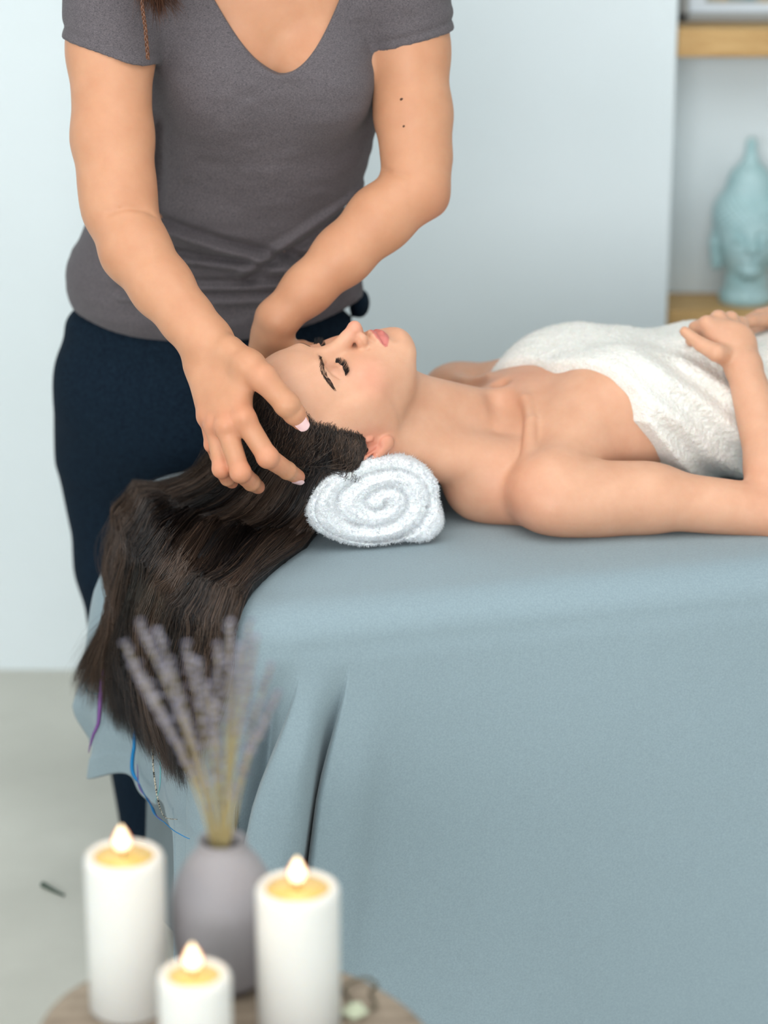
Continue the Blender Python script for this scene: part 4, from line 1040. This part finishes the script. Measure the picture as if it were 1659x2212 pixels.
# ------------------------------------------------------------------ rolled towel under the neck
AX = np.array([-math.sin(math.radians(17)), math.cos(math.radians(17)), 0]); WX = np.array([math.cos(math.radians(17)), math.sin(math.radians(17)), 0])
tc_ = q(828, 1075, 2.95); tc_[2] = ZT + .004 + .0590
RT = np.stack([WX, AX, zz], 1); TO = tc_.copy()
def towel_field(P):
    L = (P - TO.astype(f32)) @ RT.astype(f32); w, d, h = L.T
    th_ = np.arctan2(h, w)
    # outer outline: flattened, leaning left, notch below right
    aw = .088 + .010 * np.cos(th_ - 3.6) ; ah = .0590
    rn = np.sqrt((w / aw) ** 2 + (h / ah) ** 2) + 1e-6
    out = (rn - 1) * .066 
    out = np.maximum(out, -(h + .0575))
    notch = np.hypot(w - .040, h + .066) - .016
    out = np.maximum(out, -notch)
    lob = np.hypot((w - .056) / 1.15, h + .034) - .0260
    hh = np.maximum(.012 - np.abs(out - lob), 0) / .012; out = np.minimum(out, lob) - hh * hh * .003
    # spiral seams
    ph = rn * 2.55 + (th_ - .5) / (2 * PI)
    fr = np.abs(ph - np.round(ph)) / 2.55 * .062
    sp_ = (rn < .93)
    seam = np.where(sp_, np.exp(-(fr / .0024) ** 2), 0)
    bul = np.where(sp_, np.cos(np.clip(fr / .0125, 0, 1) * PI / 2), 0)
    dep = np.exp(-np.clip(d, 0, 1) / .010)
    wob = .006 * vnoise(np.stack([w, d * .3, h], 1), 22)
    front = -(d - wob - .0) + .0 
    # rounding of the rim
    k = .016; hx = np.maximum(k - np.abs(out - front), 0) / k
    D = np.maximum(out, front) + hx * hx * k * .25
    D = np.maximum(D, d - .30)
    D = D + seam * dep * .0105 + bul * dep * .0050
    hole = np.hypot(w - .060, h + .012) - .0035
    D = np.maximum(D, np.where(d < .02, -hole, -1))
    g = vnoise(P, 420) * .0016 + vnoise(P, 900) * .0012 + vnoise(P, 60) * .0018
    return (D * .85 + g).astype(f32)
lo_ = TO - [.22, .06, .08]; hi_ = TO + [.14, .36, .08]
tops_ = [('u', (towel_field, lo_, hi_), 0)]
V, Q = polygonise(tops_, axis((lo_[0], hi_[0], .0014)), axis((lo_[1], lo_[1] + .14, .0014), (lo_[1] + .14, hi_[1], .004)), axis((ZT - .004, ZT + .135, .0014)), 0, 'towel')
roll = mesh_np('rolled_towel', V, Q, M['terry'])
def fuzz(V, Q, sel, n, ln, rad, name, mat, parent):
    A = V[Q[:, 0]]; nrm = np.cross(V[Q[:, 2]] - A, V[Q[:, 3]] - V[Q[:, 1]]); nrm /= np.linalg.norm(nrm, axis=1, keepdims=True) + 1e-12
    c = V[Q].mean(1); ok = np.where(sel(c, nrm))[0]
    pk = rng.choice(ok, n); p = c[pk] + rng.normal(0, .0006, (n, 3)); d = nrm[pk] + rng.normal(0, .55, (n, 3)); d /= np.linalg.norm(d, axis=1, keepdims=True)
    L = ln * rng.uniform(.5, 1.2, n)[:, None]; e = rng.normal(0, .45, (n, 3)) 
    C = np.stack([p - d * .0005, p + d * L * .5, p + d * L * .8 + e * L * .5], 1)
    R = np.stack([np.full(n, rad), np.full(n, rad), np.full(n, rad * .3)], 1)
    Vf, Ff = tubes(C, R, 3); o = mesh_np(name, Vf, Ff, mat, parent); o['kind'] = 'stuff'; return o
roll.data.update()
p0 = TO + AX * .15; base = (float(p0[0]), float(p0[1]), ZT)
Vr = V
pile = fuzz(V, Q, lambda c, n_: ((c - TO) @ AX < .10) & (n_[:, 1] < .5) & (c[:, 2] > ZT + .003), 34000, .0040, .00019, 'terry_pile', M['terry'], None)
for o in (roll, pile): shift_origin(o, base)
pile.parent = roll; pile.location = (0, 0, 0)
tag(roll, 'white terry towel rolled up under the lying woman\'s neck, spiral end showing', 'towel')
# ------------------------------------------------------------------ cream towel round the body
def wrap_ops():
    o = []; U = lambda p, k: o.append(('u', p, k))
    U(el(B(.150, 0, .812), (.185, .150, .088), BR), .03); U(el(B(.33, .004, .816), (.20, .152, .083), BR), .06)
    U(el(B(.55, 0, .812), (.17, .175, .090), BR), .06)
    for s in (1, -1): U(el(B(.140, s * .080, .864), (.068, .063, .049), BR), .07)
    U(el(B(.300, -.02, .878), (.060, .10, .030), BR), .05)
    for s in (1, -1): U(chain([B(.66, s * .085, .815), B(1.06, s * .085, .80)], [.085, .065], .03), .08)
    def f(D, P):
        L = (P - MID.astype(f32)) @ BR.astype(f32); a, n_, z = L.T; z = P[:, 2]
        D = D - .0085
        # folds radiating down the near side
        side = sstep(.02, .16, n_)
        D = D - side * .0050 * np.sin((a * .8 + (z - .9) * .95) * 130 + 4 * vnoise(P, 9)) * sstep(.10, .2, a)
        D = D - .004 * np.sin((a + n_ * .5) * 46) * sstep(.16, .24, a) * (1 - side)
        D = D - .006 * vnoise(P, 22) - .0022 * vnoise(P, 260) - .0014 * vnoise(P, 520)
        # slit of the edge, drooping at the side
        ae = .056 + .33 * n_ + 1.3 * np.clip(n_, 0, 1) ** 2 + np.clip(.85 - z, 0, .2) * .75 * (n_ > .05) + .010 * np.exp(-((n_ + .02) / .03) ** 2) + .003 * vnoise(P, 70)
        e = (ae - a) * .9
        k = .007; h = np.maximum(k - np.abs(D - e), 0) / k
        D = np.maximum(D, e) + h * h * k * .25
        inn = D  # keep solid; trimmed at the table and past the knees
        D = np.maximum(D, (ZT + .0045) - z); D = np.maximum(D, a - .95)
        return D.astype(f32)
    o.append(('f', f)); return o
xs = axis((.09, .60, .0017), (.60, 1.25, .008)); ys = axis((2.94, 3.46, .0017), (3.46, 3.90, .008)); zs = axis((ZT, .99, .0017))
V, Q = polygonise(wrap_ops(), xs, ys, zs, 0, 'wrap')
wrap = mesh_np('towel_wrap', V, Q, M['terry_cream'], person_c)
fuzz(V, Q, lambda c, n_: (c[:, 0] < .56) & ((n_[:, 1] < .2) | (n_[:, 2] > 0)), 24000, .0022, .00016, 'towel_pile', M['terry_cream'], wrap)
# ------------------------------------------------------------------ hair of the lying woman
HOPS = head_ops(HF, True)
def headD(P):
    return ev(COPS_NEAR, P.astype(f32))
COPS_NEAR = COPS[:len(HOPS) + 6]
def push_out(P, mn, it=3, fn=None):
    fn = fn or headD; sh = P.shape; P = P.reshape(-1, 3).copy(); mn = np.broadcast_to(mn, len(P)) if np.ndim(mn) == 0 else mn.reshape(-1)
    for _ in range(it):
        D = fn(P); m = np.where(D < mn)[0]
        if len(m) == 0: break
        e = .0012; g = np.stack([fn(P[m] + np.eye(3)[k] * e) - fn(P[m] - np.eye(3)[k] * e) for k in range(3)], 1)
        g /= np.linalg.norm(g, axis=1, keepdims=True) + 1e-9
        P[m] += g * (mn[m] - D[m])[:, None]
    return P.reshape(sh)
YH_Z = np.array([-.07, -.035, -.028, -.015, .0, .015, .03, .045, .06, .075, .11]); YH_Y = np.array([-.012, -.010, -.008, .008, .018, .026, .034, .040, .050, .066, .12])
def hairline(L): return L[:, 1] - np.interp(L[:, 2], YH_Z, YH_Y) - .012 * vnoise(L, 75)
def cap_field(D, P):
    L = HF.loc(P); e = hairline(L) + .013; e = np.maximum(e, -.066 - L[:, 2])
    ear = np.hypot((L[:, 1] + .003) / .013, (L[:, 2] + .036) / .020) - 1
    e = np.maximum(e, -ear * .02)
    D = D - .0022 - .0018 * vnoise(P * np.array([1, 1, 1]), 60)
    D = D - .019 * np.exp(-(((L - np.array([.084, -.016, .008])) / np.array([.022, .022, .016])) ** 2).sum(1))
    k = .008; h = np.maximum(k - np.abs(D - e), 0) / k
    return np.maximum(D, e) + h * h * k * .25
V, Q = polygonise(head_ops(HF, False) + [('f', cap_field)], axis((-.28, .05, .002)), axis((2.88, 3.18, .002)), axis((.76, 1.0, .002)), 2, 'cap')
capMesh = V.astype(float)
mesh_np('scalp_hair', V, Q, M['hair_under'], person_c)
G = [[(752, 1000, 2.960), (700, 1085, 2.950), (655, 1160, 2.955), (575, 1222, 2.93), (515, 1290, 2.82), (494, 1380, 2.78), (488, 1470, 2.78), (470, 1570, 2.78)],
     [(712, 1010, 2.950), (660, 1100, 2.940), (600, 1180, 2.950), (515, 1250, 2.90), (460, 1330, 2.84), (440, 1440, 2.82), (430, 1540, 2.82), (425, 1640, 2.82)],
     [(650, 1020, 2.940), (590, 1110, 2.950), (510, 1190, 2.970), (430, 1270, 2.92), (385, 1370, 2.88), (375, 1480, 2.88), (380, 1590, 2.86), (402, 1700, 2.84)],
     [(590, 1000, 2.935), (520, 1090, 2.970), (440, 1150, 3.010), (360, 1230, 3.00), (320, 1330, 2.98), (320, 1450, 2.96), (335, 1560, 2.94), (370, 1660, 2.90)],
     [(535, 970, 2.955), (460, 1050, 3.020), (370, 1115, 3.070), (305, 1200, 3.08), (285, 1300, 3.08), (265, 1400, 3.06), (262, 1490, 3.04), (285, 1590, 3.02)],
     [(490, 950, 3.000), (410, 1025, 3.090), (320, 1085, 3.140), (255, 1150, 3.17), (240, 1230, 3.17), (250, 1310, 3.14), (205, 1400, 3.14), (165, 1480, 3.14)]]
GP = np.array([[q(*p) for p in g] for g in G])
def sheet_gap(P):
    '''distance outside the sheet (negative inside)'''
    u, v = to_uv(P); qu = np.clip(u, CR, TL - CR); qv = np.clip(v, CR, TW - CR); du, dv = u - qu, v - qv; r = np.hypot(du, dv)
    sd = np.where(r > 1e-6, r - CR, -np.minimum(np.minimum(u, v), TW - v))
    s = np.where((du < 0) & (np.abs(dv) < 1e-6), TW - CR - v, 0); ang = np.arctan2(-dv, -du)
    s = np.where((du < 0) & (dv < -1e-6), S1 + np.clip(ang, 0, PI / 2) * CR, s); s = np.where((du < 0) & (dv > 1e-6), S8 + ang * CR, s)
    s = np.where((du >= 0) & (dv < -1e-6), S2 + (u - CR), s)
    return np.maximum(sd - sheet_off(s, np.maximum(ZT - .022 - P[:, 2], 0)), P[:, 2] - ZT)
def rest(px, py, gap=.012, y0=2.45, y1=3.5):
    Y = np.arange(y0, y1, .002); P = np.array([q(px, py, y) for y in Y]); g = sheet_gap(P); i = np.argmax(g < gap)
    return P[i]
for gi in range(len(G)):
    for k in range(len(G[gi])):
        if k >= 2: 
            p = rest(G[gi][k][0], G[gi][k][1], .014)
            if p[2] > ZT + .008: p = GP[gi, k] if k == 2 else p
            GP[gi, k] = p
GP = keep_off_sheet(GP, .012)
GPX = np.array([[p[:2] for p in g[:1]] for g in G])[:, 0]
def gpoint(a):      # interpolate between guides, a in 0..5 (array)
    a = np.clip(a, 0, len(G) - 1.001); i = a.astype(int); f = (a - i)[:, None, None]; return GP[i] * (1 - f) + GP[i + 1] * f
def grow(N, jit, roots, a, rad, M_=44, mids=None, wave=.0055, depth=.014, mnr=(.001, .007), flat=None):
    K = gpoint(a)
    K = K + rng.normal(0, 1, (N, 1, 3)) * np.array([jit, jit * .3, jit]) * np.linspace(.35, 1.5, 8)[None, :, None]
    K[..., 1] += rng.uniform(-.5, 1, (N, 1)) * depth
    bk = HF.R @ np.array([.0, -.70, .35]) * .020; mk = roots + bk + rng.normal(0, .0035, (N, 3))
    if mids is not None: mk = mids
    keys = np.concatenate([roots[:, None], mk[:, None], K], 1)                  # root + 8 guide keys
    # mid key between root and the first guide key, bowed out
    t = np.linspace(0, keys.shape[1] - 1 - 1e-5, M_); i = t.astype(int); u = (t - i)[None, :, None]
    Pp = np.concatenate([2 * keys[:, :1] - keys[:, 1:2], keys, 2 * keys[:, -1:] - keys[:, -2:-1]], 1)
    p0, p1, p2, p3 = Pp[:, i], Pp[:, i + 1], Pp[:, i + 2], Pp[:, np.minimum(i + 3, Pp.shape[1] - 1)]
    C = .5 * (2 * p1 + (p2 - p0) * u + (2 * p0 - 5 * p1 + 4 * p2 - p3) * u * u + (3 * p1 - p0 - 3 * p2 + p3) * u ** 3)
    tt = np.linspace(0, 1, M_)[None]
    ph = (np.round(a * 9) * 2.4)[:, None] + rng.normal(0, .5, (N, 1))
    amp = wave * np.clip(tt * 3 - .5, 0, 1)
    K_ = np.round(a * 7)[:, None]; C[..., 1] += (.007 * np.sin(K_ * 5.1 + tt * 9) * np.clip(tt * 4 - .6, 0, 1)) 
    C[..., 0] += amp * np.sin(tt * 17 + ph); C[..., 2] += amp * .6 * np.sin(tt * 13 + ph * 1.7)
    mn = np.repeat(rng.uniform(mnr[0], mnr[1], (N, 1)), M_, 1); mn[:, 0] = 0
    near = C[:, :14]
    C[:, :14] = push_out(near, mn[:, :14], 3)
    cut = rng.beta(5, 1.3, (N, 1)) * .30 + .72; src = C.copy(); tq_ = np.linspace(0, 1, M_)[None] * np.minimum(cut, 1) * (M_ - 1); i0 = np.minimum(tq_.astype(int), M_ - 2); fu = (tq_ - i0)[..., None]; ar = np.arange(N)[:, None]; C = src[ar, i0] * (1 - fu) + src[ar, i0 + 1] * fu
    eps = np.repeat(rng.uniform(.004, .022, (N, 1)), M_, 1) + .006 * np.sin(K_ * 5.1 + tt * 9)
    C = keep_off_sheet(C, eps.reshape(-1))
    R = rad * np.minimum(1, (1 - tt) * 4 + .12) * np.ones((N, 1))
    return C, R
def strand_mesh(C, R, name, mat, parent, sides=3, tone=None):
    V, F = tubes(C, R, sides); N, M_ = C.shape[:2]
    tone = rng.beta(1.3, 3.2, N) if tone is None else tone
    tnt = np.repeat(tone, M_ * sides)[:, None].repeat(3, 1)
    return mesh_np(name, V, F, mat, parent, tint=tnt)
# roots over the scalp that the camera side can show
Lc = HF.loc(CV); near_ = (np.abs(Lc[:, 0]) < .09) & (Lc[:, 2] > -.045) & (Lc[:, 2] < .12) & (Lc[:, 1] > -.11)
capV = CV[near_]; Lc = Lc[near_]
vis = np.where((Lc[:, 0] > -.045) & (hairline(Lc) < -.002) & (Lc[:, 1] > -.07) & ((Lc[:, 1] < -.03) | (Lc[:, 2] > .002)))[0]
edge = np.where((Lc[:, 0] > -.02) & (hairline(Lc) > -.018) & (hairline(Lc) < .0035) & (Lc[:, 2] > -.012))[0]
def a_for(roots):
    p = px_of(roots)
    # right edge hair from the temple, left from the crown
    return np.clip((775 - p[:, 0] - .25 * (p[:, 1] - 930)) / 47.0, 0, 5)
N1 = 6500
r1_ = capV[rng.choice(vis, N1)].astype(float); a1 = a_for(r1_) + rng.normal(0, .35, N1)
a1 = .72 * a1 + .28 * rng.uniform(0, 5, N1); a1 = np.clip(np.round(a1 * 9) / 9 + rng.normal(0, .035, N1), 0, 5)
C1, R1 = grow(N1, .0022, r1_, a1, .00036)
tone1 = np.clip(.14 + .26 * np.sin(np.round(a1 * 9) * 12.9) + rng.normal(0, .17, N1), 0, 1)
N2 = 2600
we_ = np.clip(.0035 - hairline(Lc[edge]), .0002, .012) ** 1.3; r2_ = capV[rng.choice(edge, N2, p=we_ / we_.sum())].astype(float); a2 = np.clip(a_for(r2_) + rng.normal(0, .25, N2), 0, 5)
C2, R2 = grow(N2, .003, r2_, a2, .00020, mnr=(.0006, .003))
N3 = 260
r3_ = capV[rng.choice(vis, N3)].astype(float); a3 = rng.choice([1, 2, 3, 4.6, 5, 5], N3) + rng.normal(0, .2, N3)
C3, R3 = grow(N3, .006, r3_, np.clip(a3, 0, 5), .00016, wave=.011)
Lm = HF.loc(capMesh); bpz = np.where((np.abs(Lm[:, 1] + .012) < .026) & (np.abs(Lm[:, 2] - .006) < .022) & (Lm[:, 0] > .068))[0]
rt = np.where((hairline(Lc[edge]) > -.012) & (Lc[edge][:, 2] < .030) & (Lc[edge][:, 0] > .03))[0]
N4 = 1500
mi = bpz[rng.integers(0, len(bpz), N4)]; m4 = capMesh[mi] + HF.R @ np.array([.0012, 0, 0]) + rng.uniform(0, .0025, (N4, 1)) * (HF.R @ np.array([1.0, 0, 0]))
rE = capV[edge][rt].astype(float); rE = rE[rng.integers(0, len(rE), 60)]
Dm = np.linalg.norm(m4[:, None] - rE[None], axis=2) + rng.uniform(0, .02, (N4, 60)); r4_ = rE[Dm.argmin(1)] + rng.normal(0, .002, (N4, 3))
C4, R4 = grow(N4, .0025, r4_, np.clip(rng.normal(.5, .5, N4), 0, 3), .00032, mids=m4, mnr=(.0008, .003))
C = np.concatenate([C1, C2, C3, C4]); R = np.concatenate([R1, R2, R3, R4])
hair = strand_mesh(C, R, 'long_hair', M['hair'], person_c, 3, np.concatenate([tone1, rng.uniform(0, .5, N2), rng.uniform(.1, .5, N3), rng.beta(1.3, 3.5, N4)]))
hair['label'] = 'long dark brown hair spilling over the table end'
# body of the hair mass below the strands
ho = []
for a in np.arange(0.15, 4.9, .45):
    g = gpoint(np.array([a]))[0]; g = keep_off_sheet(spline(g, 14), .004)
    st = push_out(g[:2], .004); g[:2] = st
    rr__ = np.interp(np.linspace(0, 1, 14), [0, .3, .6, .8, 1], [.016, .018, .013, .005, .001])
    ho.append(('u', chain([p + np.array([.004, .020, -.006]) for p in g], list(rr__ * .75), .004), .012))
for a in np.arange(.2, 4.9, .5):
    g = gpoint(np.array([a]))[0]; s0 = HF.w((.03, -.05, .03)); ho.append(('u', rc(s0, g[0] + np.array([0, .022, 0]), .030, .010), .02))
V, Q = polygonise(ho, axis((-.55, .06, .0032)), axis((2.70, 3.40, .0032)), axis((.36, .96, .0032)), 2, 'hair mass')
mesh_np('hair_mass', V, Q, M['hair_under'], person_c)
# brows and lashes
def brow(side, F, parent, n=170):
    t = rng.uniform(0, 1, n); pts = spline([(side * .0115, .0850, .0125), (side * .022, .0835, .0165), (side * .033, .0780, .0195), (side * .043, .0700, .0185), (side * .0505, .0620, .0140)], 60)
    b0 = pts[(t * 58).astype(int)]; tn = pts[(t * 58).astype(int) + 1] - b0; tn /= np.linalg.norm(tn, axis=1, keepdims=True)
    w = (.0027 - .0015 * t)[:, None]; up = np.array([0, 0, 1.0])
    b0 = b0 + up * rng.uniform(-1, 1, (n, 1)) * w
    ln = rng.uniform(.004, .0065, n)[:, None]; d = tn * .9 + up * (.45 - .6 * t[:, None]) * (.6)
    C = np.stack([F.O + F.k * (b0 + d * ln * k + np.array([0, .0006 * math.sin(k * PI), 0])) @ F.R.T for k in np.linspace(0, 1, 5)], 1)
    C = push_out(C, .0004, 3)
    R = np.tile(np.array([.00017, .00018, .00016, .00012, .00004]), (n, 1))
    V_, F_ = tubes(C, R, 3); return V_, F_
for side in (1, -1):
    n = 230; C_ = brow(side, HF, person_c, n); mesh_np('eyebrow', C_[0], C_[1], M['lash'], person_c)
    # lashes: springing from the lid margin, curving out towards the chin
    mg = spline([(side * .0185, .0785, -.0055), (side * .025, .0808, -.0083), (side * .033, .0806, -.0092), (side * .0405, .0762, -.0076), (side * .0450, .0715, -.0045)], 60)
    n = 120; t = np.sort(rng.uniform(0, 1, n)); b0 = mg[(t * 59).astype(int)]
    fan = (t - .45)[:, None] * side * np.array([.9, 0, 0]); ln = (.0055 + .0040 * t)[:, None] * rng.uniform(.85, 1.1, (n, 1))
    d1 = np.array([0, .55, -.75]) + fan; d2 = np.array([0, 1.0, -.10]) + fan * 1.2
    pts = np.stack([b0 + np.array([0, -.0010, .0006]), b0 + d1 * ln * .35, b0 + d1 * ln * .6 + d2 * ln * .18, b0 + d1 * ln * .72 + d2 * ln * .50], 1)
    C_ = pts @ HF.R.T * HF.k + HF.O
    V_, F_ = tubes(C_, np.tile([.00030, .00028, .00020, .00006], (n, 1)), 3)
    lid_ = tubes([(mg - np.array([0, .0006, -.0002])) @ HF.R.T * HF.k + HF.O], [np.full(60, .00042)], 6)
    mesh_np('eyelashes', np.concatenate([V_, lid_[0]]), np.concatenate([F_, lid_[1] + len(V_)]), M['lash'], person_c)
# feather extensions in the hair
def ribbon(pts, w, name, mat, label, ripple=0, n=60):
    C = keep_off_sheet(spline([rest(p[0], p[1], .020) for p in pts], n), .016); T = np.gradient(C, axis=0); T /= np.linalg.norm(T, axis=1, keepdims=True)
    sd = np.cross(T, np.array([0, 1.0, .2])); sd /= np.linalg.norm(sd, axis=1, keepdims=True); nn = np.cross(T, sd)
    ww = w * np.sin(np.clip(np.linspace(.02, 1, n), 0, 1) * PI * .98 + .04) ** .6; ww *= 1 + ripple * np.sin(np.arange(n) * 2.1)
    rows = [C - sd * ww[:, None], C - nn * .0006, C + sd * ww[:, None], C + nn * .0006]
    V = np.stack(rows, 1).reshape(-1, 3); F = []
    for i in range(n - 1):
        for s in range(4): a, b_ = i * 4 + s, i * 4 + (s + 1) % 4; F.append((a, b_, b_ + 4, a + 4))
    o = mesh_np(name, V, np.array(F), mat, hair); o['label'] = label; return o
def fmat(nm, c1, c2=None, sc=300, st=(1, 1, 1)):
    m, nt, b = mat_new(nm, c1, .6, .3)
    if c2: noise_col(nt, b, c1, c2, sc, 1, .48, .52, st)
    return m
ribbon([(222, 1395, 3.08), (224, 1440, 3.08), (218, 1500, 3.08), (213, 1560, 3.08), (205, 1625, 3.08)], .0034, 'feather_extension', fmat('purple_feather', (118, 78, 140)), 'purple feather hair extension')
ribbon([(300, 1535, 2.93), (290, 1600, 2.93), (297, 1680, 2.93), (330, 1745, 2.90), (370, 1790, 2.87), (410, 1812, 2.84)], .0030, 'feather_extension', fmat('blue_feather', (22, 122, 182)), 'bright blue feather hair extension')
ribbon([(298, 1650, 2.92), (318, 1720, 2.91), (350, 1772, 2.89)], .0012, 'feather_extension', fmat('violet_feather', (106, 72, 140)), 'thin violet feather hair extension')
ribbon([(338, 1560, 2.90), (330, 1620, 2.90), (335, 1690, 2.90), (352, 1760, 2.88), (383, 1770, 2.87)], .0011, 'feather_extension', fmat('barred_feather', (14, 14, 14), (200, 190, 170), 420), 'black and cream barred feather hair extension')
ribbon([(340, 1570, 2.89), (346, 1640, 2.89), (345, 1700, 2.89), (335, 1735, 2.89)], .0009, 'feather_extension', fmat('teal_feather', (110, 170, 176)), 'pale teal feather hair extension')
ribbon([(205, 1452, 3.10), (188, 1470, 3.10), (188, 1492, 3.10), (212, 1500, 3.10)], .0008, 'feather_extension', fmat('dark_teal_feather', (20, 96, 112)), 'curled dark teal feather hair extension')
ribbon([(452, 1192, 2.90), (436, 1215, 2.89), (420, 1240, 2.88), (405, 1262, 2.87)], .0030, 'feather_extension', fmat('spotted_feather', (12, 22, 30), (20, 110, 140), 260), 'blue spotted feather hair extension')
# ------------------------------------------------------------------ hair of the masseuse
def cap2(D, P):
    L = THF.loc(P); e = hairline(L) + .004; e = np.maximum(e, -.07 - L[:, 2]); D = D - .012 - .003 * vnoise(P, 40)
    return np.maximum(D, e)
V, Q = polygonise(head_ops(THF, False) + [('f', cap2)], axis((-.32, 0, .004)), axis((2.90, 3.30, .004)), axis((1.50, 1.85, .004)), 1, 'cap2')
mesh_np('scalp_hair', V, Q, M['hair_t'], therapist, tint=np.full((len(V), 3), .25, f32))
N = 420; C = []
for i in range(N):
    side = -1 if i % 2 else 1; g = rng.uniform(0, 1)
    r0 = THF.w((-.070, -.02 + rng.normal(0, .012), .02 + rng.normal(0, .015)))
    if g < .55: tip = tq(350 + rng.normal(0, 16), 45 + rng.normal(-12, 14), 3.10)
    elif g < .8: tip = tq(310 + rng.normal(0, 10), 22 + rng.normal(-6, 14), 3.09)
    else: tip = tq(385 + rng.normal(0, 8), 26 + rng.normal(-6, 12), 3.11)
    mid = tq(325 + rng.normal(0, 22), -70, 3.08 + rng.normal(0, .01))
    top = tq(330 + rng.normal(0, 20), -260, 3.06)
    C.append(spline([r0, top, mid, tip], 22))
R = np.tile(.0005 * np.minimum(1, np.linspace(3, .1, 22)), (N, 1))
strand_mesh(np.array(C), R, 'loose_hair', M['hair_t'], therapist)
# thin braid
bp_ = spline([tq(332, -300, 3.07), tq(318, -120, 3.085), tq(308, 0, 3.085), tq(314, 60, 3.088), tq(320, 128, 3.095)], 90)
Cb = []
for k in range(3):
    a = np.linspace(0, 46, 90) + k * 2 * PI / 3; Cb.append(bp_ + np.stack([.0016 * np.cos(a), .0009 * np.sin(2 * a) - .001, 0 * a], 1))
strand_mesh(np.array(Cb), np.tile(np.full(90, .0012), (3, 1)), 'thin_braid', M['hair_t'], therapist, 6, np.array([.5, .9, .7]))
loc = Vector((float(MID[0] + BA[0] * .3), float(MID[1] + BA[1] * .3), ZT))
person_c.data.transform(Matrix.Translation(-loc)); person_c.location = loc
for ch in person_c.children: ch.matrix_parent_inverse = Matrix.Translation(-loc)
print('SCRIPT', round(time.time() - T0, 1))
